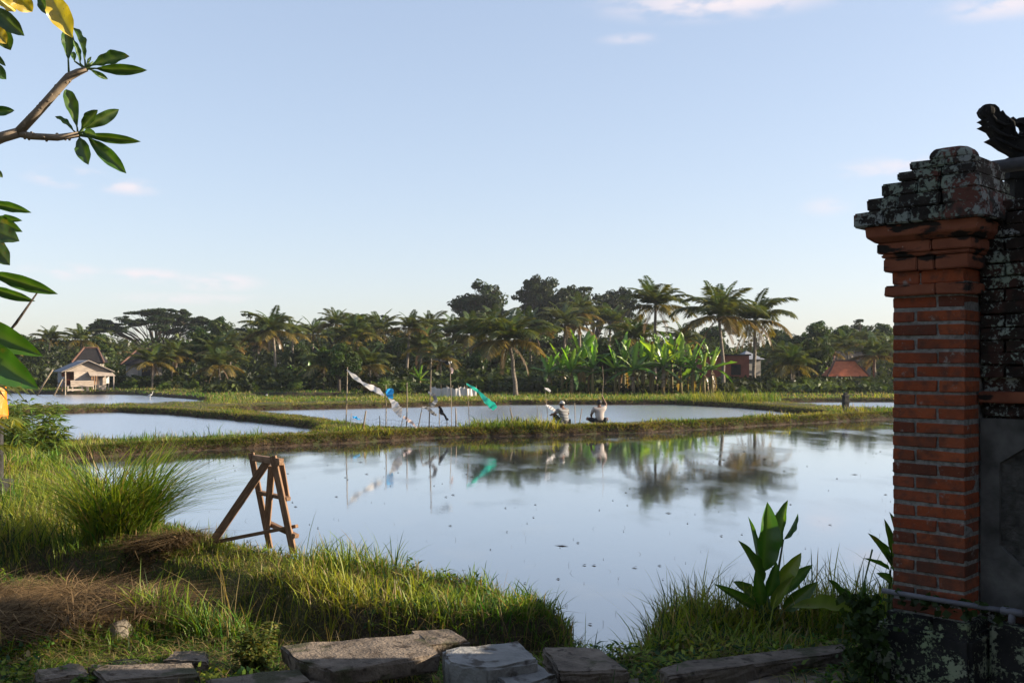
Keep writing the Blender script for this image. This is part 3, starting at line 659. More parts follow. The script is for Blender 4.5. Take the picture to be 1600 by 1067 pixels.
tree('rain', 'rain_tree', 245, 150, 480, 'wide flat topped spreading tree with bare limbs behind the shack', wid=1.02, rz=.1)
tree('dome', 'tall_tree', 753, 150, 434, 'tall dark dome crowned tree standing alone above the treeline', wid=1.05)
tree('tall', 'tall_tree', 843, 155, 428, 'tallest tree of the treeline, left of the spiky palm tops', wid=.85, rz=1.0)
tree('tall', 'tall_tree', 890, 150, 444, 'tall dark tree second in the right hand clump of tall trees', wid=.8, rz=2.4)
tree('loose', 'tall_tree', 930, 152, 447, 'open crowned tall tree with sky showing through, in the right hand clump', wid=.9, rz=.6)
tree('tall', 'tall_tree', 968, 156, 446, 'rightmost tall tree of the clump, behind the tall palm', wid=.72, rz=4.0)
for (k, u, Y, v, wd, rz, lab) in [
    ('loose', 398, 130, 488, .8, .3, 'thin crowned tree with sky through its top, left of centre'), ('bushy', 340, 128, 494, 1.0, 1.2, 'dark tree at the right end of the flat topped tree'),
    ('loose', 430, 136, 490, .8, 2.2, 'feathery tree top just left of the shaggy palm'), ('bushy', 320, 92, 512, .95, .4, 'bright green rounded tree below the flat topped tree'),
    ('bushy', 545, 126, 490, 1.1, 2.0, 'rounded olive tree top above the white streamer'), ('loose', 592, 128, 491, .8, 4.0, 'sparse feathery tree top above the blue streamer'),
    ('bushy', 655, 130, 500, 1.1, 3.0, 'low dark tree crown left of the dome crowned tree'), ('round', 530, 74, 533, .95, 1.0, 'dense dark round tree standing at the field edge behind the tall white streamer'),
    ('bushy', 1270, 110, 501, 1.15, .9, 'wide dark tree right of the paired palms'), ('bushy', 1310, 118, 506, 1.1, 2.9, 'dark tree behind the orange roof'), ('loose', 1345, 112, 498, .9, 1.3, 'open crowned tree near the brick pillar'),
    ('bushy', 1388, 120, 503, 1.1, 4.2, 'rounded tree partly hidden by the brick pillar'), ('bushy', 1225, 125, 512, 1.1, 5.1, 'hazy tree behind the palm with dead fronds'), ('bushy', 40, 125, 520, 1.0, .2, 'dark tree at the left end of the treeline'),
    ('bushy', 1100, 125, 508, 1.2, 1.9, 'dark tree between the tall palm and the pale trunked palm'), ('bushy', 150, 110, 520, .9, 3.3, 'dark tree right behind the shack roof'), ('bushy', 470, 96, 535, .9, .8, 'low dark tree right of the shaggy palm'),
    ('bushy', 860, 120, 500, 1.2, 3.7, 'dark tree filling the gap behind the leaning palm'), ('round', 945, 64, 528, .75, 2.0, 'light green leafy tree in the middle of the banana plants'), ('round', 610, 100, 530, 1.0, 5, 'dark round tree behind the blue streamer'),
    ('round', 1275, 82, 525, .6, 1.6, 'slim bright topped tree left of the orange roof'), ('round', 760, 90, 535, 1.0, 4.4, 'dark round tree behind the green streamer')]:
    tree(k, 'leafy_tree', u, Y, v, lab, wid=wd, rz=rz)
rs = random.Random(9); i = 0
for (u, Y, v, lab) in [(742, 62, 590, 'low bush at the foot of the green streamer palms'), (590, 70, 588, 'round green bush right of the thatched stack'), (628, 68, 590, 'bright small bush in front of the palms, left of the tarp fence'),
                       (862, 60.5, 595, 'low bush at the left end of the banana plants'), (1160, 60.5, 600, 'low bush between the paired palms'), (880, 60, 604, 'yellow green weed bush left of the man in the striped shirt'),
                       (1215, 72, 588, 'bush right of the palm with dead fronds'), (1255, 75, 585, 'bush left of the orange roof'), (300, 78, 590, 'bush at the field edge right of the shack'), (255, 76, 592, 'bush just right of the shack'),
                       (395, 76, 592, 'bush left of the shaggy palm'), (460, 76, 590, 'bush right of the shaggy palm'), (50, 84, 582, 'bush at the left end of the far fields'), (200, 79, 588, 'bush touching the right side of the shack'), (905, 61.5, 588, 'bush among the left banana plants')]:
    tree('shrub', 'bush', u, Y, v, lab, 'bush', wid=1.3, rz=rs.uniform(0, 6), group='bushes along the field edge')
# uncountable growth under and behind the palms
r = np.random.default_rng(55); n = 76000
y = r.uniform(70, 125, n); x = (r.uniform(-.60, .50, n)) * y
top = .5 + (2.4 + 4.2 * sstep(84, 104, y)) * fbm(x * .22, y * .22, 91) * sstep(68, 90, y)
for (u_, Yh) in ((142, 97), (226, 95), (1320, 84), (1328, 100), (1128, 86), (1166, 92)):
    top = np.where((np.abs(x - px(u_, y)) < 2.6) & (y < Yh + 2), np.minimum(top, .9), top)      # open ground before the houses
ok = (r.random(n) < .9) & ~((x < -22) & (y < 84)) & ~((np.abs(x + 15) < 4.5) & (y < 76)); x, y, top = x[ok], y[ok], top[ok]; n = len(x)
P_ = np.stack([x, y, .3 + top * r.random(n) ** .7], 1)
V, F, C = leaf_cards((0, 0, 0), (.01, .01, .01), n, .55, GD, r, .7); V = V + np.repeat(P_, 4, 0)
C = C * np.repeat(.7 + 1.5 * sstep(.5, .75, fbm(x * .35, y * .35, 93)), 4)[:, None] * np.repeat(np.stack([1 + .6 * fbm(x * .5, y * .5, 94), np.ones(n), np.ones(n)], 1), 4, 0)
tag(obj('undergrowth', np_mesh('undergrowth', V, F, C), M['leaf']), 'dark undergrowth beneath the palms', 'undergrowth', kind='stuff')
n = 30000; y = r.uniform(165, 215, n); x = r.uniform(-.62, .62, n) * y
top = 3.2 + 5.2 * fbm(x * .05, y * .02, 95); P_ = np.stack([x, y, top * r.random(n) ** .55], 1)
V, F, C = leaf_cards((0, 0, 0), (.01, .01, .01), n, 1.1, GD, r, .7); V = V + np.repeat(P_, 4, 0)
tag(obj('far_wood', np_mesh('far_wood', V, F, C), M['leaf']), 'far wood closing the view behind the palms', 'wood', kind='stuff')

# ------------------------------------------------------------------ broad single leaves (banana, ginger, frangipani)
def leaf_arrays(prof, arch=.25, fold=.25, wav=.0, nseg=12, tears=0, seed=0, col=(.05, .10, .02), rib=(.12, .16, .05), two=True):
    """unit leaf along +x, half width prof(t); arches down in -z; ribbed V section"""
    r = np.random.default_rng(seed); V = []; C = []; F = []; col = np.array(col); rib = np.array(rib)
    acr = [-1, -.55, -.06, .06, .55, 1]
    off = {s: 0 for s in (-1, 1)}
    for i in range(nseg + 1):
        t = i / nseg; zc = -arch * t ** 2 + .0; hw = prof(t)
        for a in acr:
            sgn = 1 if a > 0 else -1
            jag = (1 - tears * r.random() * (abs(a) > .9)) if tears else 1
            V.append((t, a * hw * jag, zc + fold * abs(a) * hw + wav * hw * math.sin(t * 19 + a * 2) * abs(a)))
            C.append(rib if abs(a) < .1 else col * r.uniform(.85, 1.15))
    for i in range(nseg):
        for j in range(5):
            if tears and j in (0, 4) and r.random() < tears * .35: continue
            b = i * 6 + j; F.append((b, b + 6, b + 7, b + 1))
    return np.array(V), [np.array(F)], np.array(C)
def pr_ban(t): return .15 * (min(1, t / .12) ** .6) * (max(0, 1 - t) / .18) ** .5 if t > .82 else .15 * min(1, (t + .02) / .14) ** .6
def pr_lan(t): return .5 * (math.sin(math.pi * t ** .85) ** .8) + .006
def pr_obo(t): return .5 * (math.sin(math.pi * t ** 1.35) ** .75) + .012
BM = {}
for i, (arch, tr_, col) in enumerate([(.12, .7, (.10, .19, .022)), (.40, 1.0, (.07, .14, .02)), (.75, 1.2, (.05, .105, .02)), (.5, 1.6, (.12, .078, .035)), (.25, .8, (.16, .22, .03))]):
    BM[i] = np_mesh('banana_blade', *leaf_arrays(pr_ban, arch, .25, .06, 14, tr_, 60 + i, col, np.array(col) * 1.6), smooth=True)
def banana(i, u, Y, h, label):
    Y *= 1.13; h *= 1.13; X = px(u, Y); r = random.Random(200 + i); Z = gz(X, Y)
    e = empty('banana_plant', (X, Y, Z), r.uniform(0, 6.28), label, 'banana plant', 'banana plants behind the far pond')
    st = h * .48
    MB().tube([(0, 0, -.1), (.02, 0, st * .5), (0, .02, st)], [.13, .10, .06], 7).build('stem', M['bstem'], e, smooth=True)
    for k in range(9):
        a = 2.4 * k + r.uniform(-.3, .3); t = k / 9; L = h * .55 * r.uniform(.85, 1.15)
        kind = 0 if t < .25 else (4 if t < .4 else (1 if t < .65 else 2)); el = R(80 - 74 * t + r.uniform(-14, 14))
        obj('leaf', BM[kind], M['banana'], e, (0, 0, st - .12 * t), (r.uniform(-.8, .8), -el, a), (L, L * r.uniform(.75, 1.15), L))
    for k in range(2):
        obj('dead_leaf', BM[3], M['banana'], e, (0, 0, st * .9), (0, R(50), r.uniform(0, 6.28)), h * .36)
M['bstem'] = simple('banana_stem', (.10, .09, .03), (.20, .15, .07), 2, .7, .1, .01, (1, 1, 3))
bl = [(858, 61, 2.6), (878, 62, 3.2), (893, 60.5, 2.9), (908, 63, 4.0), (926, 61, 3.3), (962, 61, 3.0), (975, 63, 3.7), (990, 60.5, 3.1), (1004, 62.5, 3.7), (1020, 61, 3.4), (1036, 60.5, 3.6), (1050, 62.5, 4.0), (1064, 61, 3.5), (1082, 61.5, 3.4), (1100, 60.5, 2.8), (1112, 61.5, 3.2)]
for i, (u, Y, h) in enumerate(bl): banana(i, u, Y, h, ORD[i] + ' banana plant from the left in the sunlit row on the far shore')
banana(40, 656, 66, 1.7, 'small bright banana plant standing left of the tarp fence')
banana(41, 455, 76, 1.8, 'small banana plant right of the shaggy palm trunk')
banana(42, 485, 75, 1.9, 'small banana plant with dry leaves left of the dense round tree')
banana(43, 1275, 78, 2.6, 'banana plant below the slim bright topped tree')
# ------------------------------------------------------------------ far buildings
def hip_house(name, label, u, Y, wpx, eave_v, ridge_v, depth, wall, roofm, ridge=.35, rz=0.0, over=.4):
    X = px(u, Y); Z = gz(X, Y); W = wpx * Y / FP; e = empty(name, (X, Y, Z), rz, label, 'house')
    ze = pz(eave_v, Y) - Z; zr = pz(ridge_v, Y) - Z
    MB().box((0, 0, ze / 2), (W - 2 * over, depth - 2 * over, ze)).build('wall', wall, e)
    a, b, k = W / 2, depth / 2, W * ridge / 2
    mb = MB(); mb.v = [(-a, -b, ze), (a, -b, ze), (a, b, ze), (-a, b, ze), (-k, 0, zr), (k, 0, zr)]
    mb.f = [[0, 1, 5, 4], [1, 2, 5], [2, 3, 4, 5], [3, 0, 4], [3, 2, 1, 0]]
    mb.build('roof', roofm, e)
    mb = MB()
    for s, t in (((-a, -b, ze), (-k, 0, zr)), ((a, -b, ze), (k, 0, zr)), ((-k, 0, zr), (k, 0, zr))): mb.tube([s, t], .09, 6)
    mb.build('ridge_cap', M['ridge'], e)
    o = MB().box((-W * .2, -(depth / 2 - over) - .03, ze * .45), (.9, .06, ze * .9)).build('door', M['plank'], e)
    o = MB().box((W * .18, -(depth / 2 - over) - .03, ze * .6), (1.0, .06, ze * .35)).build('window', M['tile'], e)
    return e
M['ridge'] = simple('ridge_tile', (.10, .05, .035), (.16, .08, .055), 3, .8, .2)
hip_house('house', 'house with a steep dark roof rising right behind the shack', 142, 97, 46, 566, 543, 3.4, M['house_wall'], M['tile'], .42, .25)
hip_house('house', 'low dark roofed house among the palms right of the shack', 226, 95, 56, 569, 545, 3.6, M['house_wall'], M['tile'], .35, .1)
hip_house('house', 'house with a bright orange tiled roof near the brick pillar', 1320, 84, 62, 587, 563, 3.4, M['house_wall'], M['orange_tile'], .5, -.15)
hip_house('house', 'dark roofed house above the orange roof', 1325, 100, 66, 564, 546, 4, M['house_wall'], M['tile'], .6, 0)
e = empty('brick_house', (px(1128, 86), 86, gz(px(1128, 86), 86)), -.1, 'low red brick house with a flat wall behind the paired palms', 'house')
MB().box((0, 0, 1.4), (4.2, 3, 2.8)).build('wall', M['redbrick'], e)
MB().box((0, 0, 2.86), (4.5, 3.3, .12)).build('roof', M['tile'], e)
MB().box((1.0, -1.53, 1.6), (.8, .06, .9)).build('window', M['tile'], e)
e = empty('small_house', (px(1166, 92), 92, gz(px(1166, 92), 92)), .3, 'small pale house with a grey roof between the paired palm trunks', 'house')
MB().box((0, 0, 1.3), (1.8, 2, 2.6)).build('wall', M['house_wall'], e)
mb = MB(); mb.v = [(-1.2, -1.3, 2.5), (1.2, -1.3, 2.5), (1.2, 1.3, 2.5), (-1.2, 1.3, 2.5), (0, 0, 3.3)]; mb.f = [[0, 1, 4], [1, 2, 4], [2, 3, 4], [3, 0, 4], [3, 2, 1, 0]]; mb.build('roof', M['tin'], e)
# the shack on the far pond
SX, SY = -33.6, 78.0
e = empty('field_shack', (SX, SY, gz(SX, SY)), R(38), 'weathered grey plank shack with a tin gable roof at the edge of the far pond', 'shack')
def corr(a, b, c, d, n=14):
    """corrugated sheet between eave a-b and ridge d-c"""
    mb = MB(); a, b, c, d = map(Vector, (a, b, c, d)); nrm = (b - a).cross(d - a).normalized(); k = n * 2
    for i in range(k + 1):
        t = i / k; o = nrm * (.025 if i % 2 else -.025); mb.v.append(tuple(a.lerp(b, t) + o)); mb.v.append(tuple(d.lerp(c, t) + o))
    for i in range(k): mb.f.append([2 * i, 2 * i + 2, 2 * i + 3, 2 * i + 1])
    m0 = len(mb.v)
    for v in list(mb.v): mb.v.append(tuple(Vector(v) - nrm * .02))
    for f in list(mb.f): mb.f.append([q + m0 for q in f][::-1])
    return mb
corr((-2.05, -1.6, 1.52), (-2.05, 1.5, 1.52), (.0, 1.5, 2.42), (.0, -1.6, 2.42)).build('roof_sheet', M['tin'], e)
corr((2.05, -1.6, 1.52), (2.05, 1.5, 1.52), (.0, 1.5, 2.40), (.0, -1.6, 2.40)).build('roof_sheet', M['tin'], e)
mb = MB(); mb.poly([(-1.75, -1.2, 1.55), (1.75, -1.2, 1.55), (0, -1.2, 2.3)], .05, (0, 1, 0)); mb.build('gable_board', M['plank'], e)
for s in (-1, 1): MB().beam((s * 2.1, -1.62, 1.52), (0, -1.62, 2.44), .04, .12, (0, 1, 0)).build('barge_board', M['plank'], e)
for (x, y) in ((-1.7, -1.15), (.1, -1.15), (.95, -1.15), (1.72, -1.15), (-1.7, 1.1), (1.7, 1.1), (-1.7, 0)): MB().tube([(x, y, -.3), (x + .02, y, .8), (x, y, 1.6)], .055, 6).build('post', M['plank'], e)
MB().box((-.35, -1.2, 1.12), (1.35, .04, .84), jit=.015).build('wall_panel', M['plank'], e)
for z_ in (.42, .60, .78): MB().box((-.42, -1.27 - .02 * z_, z_), (1.75 + .1 * z_, .04, .165), jit=.012).build('plank', M['plank'], e)
MB().box((-.9, -1.22, .10), (1.3, .04, .14)).build('plank', M['plank'], e)
for x in (-1.5, -1.15, -.4, .0): MB().box((x, -1.2, .2), (.12, .06, .42), jit=.01).build('stilt', M['plank'], e)
MB().box((1.28, -1.18, .7), (.5, .05, 1.4), jit=.01).build('wall_panel', M['plank'], e)
for x, h_ in ((.5, 1.3), (.68, 1.1), (.84, 1.35)): MB().box((x, -1.2, h_ / 2 + .1), (.07, .05, h_), jit=.01).build('slat', M['plank'], e)
MB().box((-1.35, .2, .95), (.6, .5, .9), jit=.03).build('store_box', M['redbrick'], e)
mb = MB(); mb.poly([(.05, -1.25, 1.52), (1.95, -1.25, 1.52), (2.05, -2.0, 1.2), (0.0, -2.0, 1.22)], .03, (0, .4, 1)); mb.build('awning', M['plank'], e)
MB().tube([(1.9, -1.95, -.2), (1.92, -1.95, .6), (1.92, -1.95, 1.22)], .05, 6).build('post', M['plank'], e)
MB().box((-1.73, .5, 1.1), (.05, 1.0, .9)).build('wall_panel', M['tin'], e)
MB().box((-1.73, -.45, .75), (.05, 1.0, .75)).build('wall_panel', M['tin'], e)
MB().box((-.1, 0, .42), (3.4, 2.2, .08)).build('floor', M['plank'], e)
MB().box((-.1, 1.12, 1.0), (3.3, .05, 1.1)).build('back_wall', M['wood'], e)
MB().tube([(-1.9, -1.0, 0), (-1.85, -1.0, .5), (-1.7, -1.05, 1.15)], [.11, .05, .04], 6).build('oar', M['red'] if 'red' in M else M['wood'], e)
o = MB().box((1.55, -1.5, .95), (.22, .04, .75), jit=.03).build('hanging_cloth', M['plaster'], e)
e.scale = (.93, .93, .97)
# small things on the far fields
x, y = px(708, 64), 64.0
e = empty('tarp_fence', (x, y, gz(x, y)), 0, 'white tarp fence round a seedling bed in front of the palms', 'fence')
mb = MB(); n = 40; pts = []
for i in range(n + 1):
    t = i / n; X = -1.5 + 3.0 * t; Yc = -.5 * math.sin(math.pi * t) + .05 * math.sin(i * 1.9); pts.append((X, Yc))
for k, (X, Yc) in enumerate(pts):
    for z in (-.12, .33, .58 + .06 * math.sin(k * .5) + .03 * math.sin(k * 1.7)): mb.v.append((X, Yc + .05 * math.sin(k * .7 + z * 3) + .012 * math.sin(k * 2.3), z))
for k in range(n):
    for j in range(2): mb.f.append([k * 3 + j, k * 3 + 3 + j, k * 3 + 4 + j, k * 3 + 1 + j])
M['tarp'] = simple('tarp', (.40, .375, .36), (.56, .53, .51), 1.5, .6, .3, .02)
mb.build('sheet', M['tarp'], e, smooth=True)
for k in range(0, n + 1, 5): MB().tube([(pts[k][0], pts[k][1] + .05, -.2), (pts[k][0], pts[k][1] + .05, .75)], .02, 5).build('stake', M['pole'], e)
x, y = px(581, 69), 69.0
rr = np.random.default_rng(3); n = 900; a = rr.uniform(0, 6.28, n); q = .45 * np.sqrt(rr.random(n)); Pn = np.stack([q * np.cos(a), q * np.sin(a), .55 * (1 - q / .55) * rr.random(n) + .2], 1)
V, F, C = blades(Pn, rr.uniform(.2, .5, n), np.full(n, .03), rr.uniform(1.2, 2.6, n), a, STRAW * rr.uniform(.3, .8, n)[:, None])
e = empty('straw_stack', (x, y, gz(x, y)), 0, 'small brown straw stack at the field edge left of the tarp fence', 'straw stack')
obj('thatch', np_mesh('thatch', V, F, C), M['straw'], e)
for s in (-.3, .3): MB().tube([(s, 0, -.1), (s * .9, 0, .5)], .03, 5).build('post', M['pole'], e)
x, y = px(417, 72), 72.0
e = MB().tube([(0, 0, -.1), (.01, 0, .2), (0, 0, .42), (0, .0, .46)], [.14, .12, .12, .07], 8).build('marker_stump', M['plaster'], smooth=True); e.location = (x, y, gz(x, y)); tag(e, 'short pale stump at the field edge left of centre', 'stump')
# egret by the shack
x, y = px(235, 66), 66.0
mb = MB(); mb.tube([(-.16, 0, .24), (-.06, 0, .27), (.05, 0, .31), (.12, 0, .33)], [.015, .06, .055, .02], 8)
mb.tube([(.1, 0, .32), (.15, 0, .42), (.13, 0, .50), (.17, 0, .53), (.24, 0, .52)], [.025, .018, .016, .022, .004], 6)
for s in (-.025, .025): mb.tube([(.0, s, .26), (-.02, s, .13), (.0, s, 0)], [.012, .007, .007], 5)
e = mb.build('egret', M['plaster'], smooth=True); e.location = (x, y, max(0, gz(x, y))); tag(e, 'small white egret standing at the pond edge right of the shack', 'bird')
# dark stone shrine on the right dike, with stones at its foot
M['lava'] = simple('dark_stone', (.012, .012, .012), (.045, .042, .04), 8, .9, .6, .03)
x, y = px(1321, 45.5), 45.5
e = empty('stone_shrine', (x, y, gz(x, y)), .3, 'small dark stone shrine post standing on the dike left of the brick pillar', 'shrine')
for nm, zz, ww, hh in (('base', .06, .34, .16), ('shaft', .24, .24, .26), ('tier', .42, .32, .10), ('niche', .54, .22, .16), ('roof', .66, .28, .08), ('finial', .75, .13, .12)):
    MB().box((0, 0, zz), (ww, ww, hh), jit=.012).build(nm, M['lava'], e, bevel=.012)
def rock(name, x, y, r, label, m='rock', seed=0, sq=.6, group=None, z=None):
    bm = bmesh.new(); bmesh.ops.create_icosphere(bm, subdivisions=2, radius=1.0); rr = random.Random(seed)
    ph = [rr.uniform(0, 6) for _ in range(6)]
    for v in bm.verts:
        k = 1 + .16 * math.sin(v.co.x * 3 + ph[0]) + .14 * math.sin(v.co.y * 4 + ph[1]) + .1 * math.sin(v.co.z * 5 + ph[2]) + .06 * math.sin(v.co.x * 9 + v.co.y * 7 + ph[3])
        v.co = Vector((v.co.x * r[0] * k, v.co.y * r[1] * k, v.co.z * r[2] * k))
    me = bpy.data.meshes.new(name); bm.to_mesh(me); bm.free()
    for p in me.polygons: p.use_smooth = True
    o = obj(name, me, M[m], loc=(x, y, (gz(x, y) if z is None else z) + r[2] * .25)); tag(o, label, 'rock', group); return o
rock('rock', 15.2, 44.6, (.5, .3, .14), 'flat grey stone at the foot of the dark shrine', seed=4)
rock('rock', 16.2, 44.8, (.45, .3, .16), 'stone right of the dark shrine on the dike', seed=5)
rock('rock', 14.3, 44.7, (.2, .15, .1), 'small stone left of the dark shrine on the dike', seed=6)

# ------------------------------------------------------------------ two men on the dike
def skin_mesh(name, J, E, root, sub=2):
    ks = list(J); me = bpy.data.meshes.new(name); me.from_pydata([J[k][0] for k in ks], [(ks.index(a), ks.index(b)) for a, b in E[:0]] + [(ks.index(a), ks.index(b)) for a, b in E], [])
    o = bpy.data.objects.new(name, me); COL.objects.link(o); o.modifiers.new('skin', 'SKIN')
    if not me.skin_vertices:
        bpy.context.view_layer.objects.active = o; me.skin_vertices.new() if hasattr(me.skin_vertices, 'new') else None
    for i, k in enumerate(ks):
        sv = me.skin_vertices[0].data[i]; rd = J[k][1]; sv.radius = rd if hasattr(rd, '__len__') else (rd, rd); sv.use_root = (k == root)
    sb = o.modifiers.new('sub', 'SUBSURF'); sb.levels = sub; sb.render_levels = sub
    bpy.context.view_layer.update(); dg = bpy.context.evaluated_depsgraph_get()
    out = bpy.data.meshes.new_from_object(o.evaluated_get(dg)); bpy.data.objects.remove(o)
    for p in out.polygons: p.use_smooth = True
    return out
M['skin'] = simple('skin', (.11, .055, .035), (.16, .085, .055), 8, .6, .05)
M['hair'] = simple('black_hair', (.008, .007, .006), (.02, .018, .016), 30, .6, .4)
M['shorts'] = simple('dark_shorts', (.012, .013, .017), (.03, .032, .038), 10, .9, .1)
M['tee'] = simple('beige_shirt', (.30, .26, .24), (.40, .35, .32), 6, .9, .15, .01)
g = NT('striped_shirt'); sx = g.n('SeparateXYZ'); g.l(g.pos(), sx.inputs[0])
wv = g.math('FRACT', g.math('MULTIPLY', g.math('ADD', sx.outputs['Z'], g.math('MULTIPLY', sx.outputs['Y'], .25)), 19.0))
g.bsdf(g.mix(g.step(wv, .48, .56), (.32, .31, .30), (.03, .034, .042)), .9, g.noise(9, 3), .2, .01, .2); M['stripe'] = g.m
M['cap'] = simple('grey_cap', (.30, .29, .27), (.42, .40, .37), 20, .85, .2)
def man(name, X, Y, rz, label, arms, legs, shirt, hat, lean=.10):
    e = empty(name, (X, Y, gz(X, Y) - .015), rz, label, 'person'); e.scale = (1.05, 1.05, 1.05)
    J = {'pel': ((0, -.02, .12), (.15, .12)), 'wst': ((0, .0, .28), (.135, .10)), 'chs': ((0, lean * .6, .43), (.155, .105)), 'shb': ((0, lean * .9, .53), (.12, .075)),
         'nek': ((0, lean, .60), .05), 'jaw': ((0, lean + .035, .655), (.06, .07)), 'hed': ((0, lean + .03, .735), (.074, .088)), 'crn': ((0, lean + .015, .80), (.058, .066)),
         'nos': ((0, lean + .125, .695), .012), 'eaL': ((-.082, lean + .02, .70), .016), 'eaR': ((.082, lean + .02, .70), .016)}
    E = [('pel', 'wst'), ('wst', 'chs'), ('chs', 'shb'), ('shb', 'nek'), ('nek', 'jaw'), ('jaw', 'hed'), ('hed', 'crn'), ('jaw', 'nos'), ('hed', 'eaL'), ('hed', 'eaR')]
    for s, nm in ((-1, 'L'), (1, 'R')):
        a = arms[nm]; J['sh' + nm] = ((s * .17, lean * .9, .53), .058); J['el' + nm] = (a[0], .042); J['wr' + nm] = (a[1], .028); J['pm' + nm] = (a[2], (.036, .02))
        E += [('shb', 'sh' + nm), ('sh' + nm, 'el' + nm), ('el' + nm, 'wr' + nm), ('wr' + nm, 'pm' + nm)]
        d = (Vector(a[2]) - Vector(a[1])).normalized(); side = d.cross(Vector((0, 0, 1)));  side = side.normalized() if side.length > .1 else Vector((1, 0, 0)); dn = side.cross(d)
        for f in range(5):
            b = Vector(a[2]) + side * (f - 2) * .017; ln = (.035, .05, .055, .05, .04)[f]
            k1 = b + d * ln * .6; k2 = b + d * ln + dn * .02 * (1 if dn.z < 0 else -1)
            if f == 0: k1 = b + side * -.02 + d * .015; k2 = k1 + d * .03
            J['f%s%da' % (nm, f)] = (tuple(k1), .009); J['f%s%db' % (nm, f)] = (tuple(k2), .0075); E += [('pm' + nm, 'f%s%da' % (nm, f)), ('f%s%da' % (nm, f), 'f%s%db' % (nm, f))]
        l = legs[nm]; J['hp' + nm] = ((s * .10, .04, .11), .085); J['kn' + nm] = (l[0], .058); J['an' + nm] = (l[1], .035); J['ft' + nm] = (l[2], (.032, .022))
        E += [('pel', 'hp' + nm), ('hp' + nm, 'kn' + nm), ('kn' + nm, 'an' + nm), ('an' + nm, 'ft' + nm)]
    obj('body', skin_mesh('body', J, E, 'pel'), M['skin'], e)
    K = {}; 
    for k in ('pel', 'wst', 'chs', 'shb'): r_ = J[k][1]; K[k] = (J[k][0], (r_[0] * 1.14, r_[1] * 1.2))
    K['pel'] = ((0, -.03, .10), (.165, .14)); K['col'] = (tuple(Vector(J['shb'][0]).lerp(Vector(J['nek'][0]), .6)), .062)
    EE = [('pel', 'wst'), ('wst', 'chs'), ('chs', 'shb'), ('shb', 'col')]
    for nm in 'LR':
        K['sh' + nm] = (J['sh' + nm][0], .078); K['el' + nm] = (tuple(Vector(J['sh' + nm][0]).lerp(Vector(arms[nm][0]), .72)), .068); EE += [('shb', 'sh' + nm), ('sh' + nm, 'el' + nm)]
    obj('shirt', skin_mesh('shirt', K, EE, 'pel'), shirt, e)
    K = {'pel': ((0, -.01, .10), (.16, .125))}; EE = []
    for nm in 'LR':
        K['hp' + nm] = (J['hp' + nm][0], .105); K['kn' + nm] = (tuple(Vector(J['hp' + nm][0]).lerp(Vector(legs[nm][0]), .85)), .08); EE += [('pel', 'hp' + nm), ('hp' + nm, 'kn' + nm)]
    obj('shorts', skin_mesh('shorts', K, EE, 'pel'), M['shorts'], e)
    hc = Vector((0, lean + .018, .745)); bm = bmesh.new(); bmesh.ops.create_uvsphere(bm, u_segments=18, v_segments=12, radius=1.0)
    for v in list(bm.verts):
        if hat and v.co.z < -.10: bm.verts.remove(v)
        elif not hat and (v.co.z < -.75 or (v.co.y > .45 and v.co.z < .25)): bm.verts.remove(v)
    for v in bm.verts: v.co = Vector((v.co.x * .089, v.co.y * .102, v.co.z * (.092 if hat else .098))) + hc
    me = bpy.data.meshes.new('headwear'); bm.to_mesh(me); bm.free()
    for p in me.polygons: p.use_smooth = True
    if hat:
        o = obj('cap', me, M['cap'], e); mb = MB()
        mb.poly([(-.075, lean + .09, .74), (.075, lean + .09, .74), (.06, lean + .17, .73), (0, lean + .19, .728), (-.06, lean + .17, .73)], .008, (0, .1, 1)); obj('brim', mb.mesh('brim'), M['cap'], o)
        hb = bmesh.new(); bmesh.ops.create_uvsphere(hb, u_segments=16, v_segments=10, radius=1.0)
        for v in list(hb.verts):
            if v.co.z > .2 or v.co.z < -.6 or v.co.y > .3: hb.verts.remove(v)
        for v in hb.verts: v.co = Vector((v.co.x * .084, v.co.y * .097, v.co.z * .09)) + hc
        me = bpy.data.meshes.new('hair'); hb.to_mesh(me); hb.free(); obj('hair', me, M['hair'], e)
    else: obj('hair', me, M['hair'], e)
    return e
Y1 = 34.55
man('person', px(882, Y1), Y1, R(32), 'man in a striped shirt and grey cap squatting on the dike, back to us',
    {'L': ((-.31, .16, .40), (-.24, .40, .40), (-.21, .47, .36)), 'R': ((.28, .18, .38), (.18, .38, .36), (.13, .44, .36))},
    {'L': ((-.17, .40, .42), (-.15, .34, .06), (-.15, .50, .02)), 'R': ((.17, .40, .40), (.15, .36, .06), (.15, .52, .02))}, M['stripe'], True, .12)
Y2 = 34.95; X2 = px(937, Y2)
man('person', X2, Y2, R(10), 'man in a beige shirt sitting cross-legged on the dike, raising a fishing rod',
    {'L': ((-.27, .10, .32), (-.20, .27, .20), (-.14, .33, .18)), 'R': ((.27, .16, .66), (.17, .20, .86), (.15, .21, .93))},
    {'L': ((-.40, .22, .20), (-.06, .40, .07), (.06, .44, .05)), 'R': ((.36, .28, .18), (.04, .36, .10), (-.08, .38, .07))}, M['tee'], False, .06)
zb = gz(X2, Y2) - .015; m3 = Matrix.Rotation(R(10), 3, 'Z'); hnd = m3 @ Vector((.15, .22, .95)) * 1.05 + Vector((X2, Y2, zb))
o = MB().tube([tuple(hnd + Vector((-.02, -.02, -.22))), tuple(hnd), tuple(hnd + Vector((.05, .1, .55))), tuple(hnd + Vector((.03, .25, 1.05)))], [.011, .01, .008, .005], 6).build('fishing_rod', M['pole'], smooth=True)
tag(o, 'thin bamboo fishing rod held upright by the man in the beige shirt', 'fishing rod')

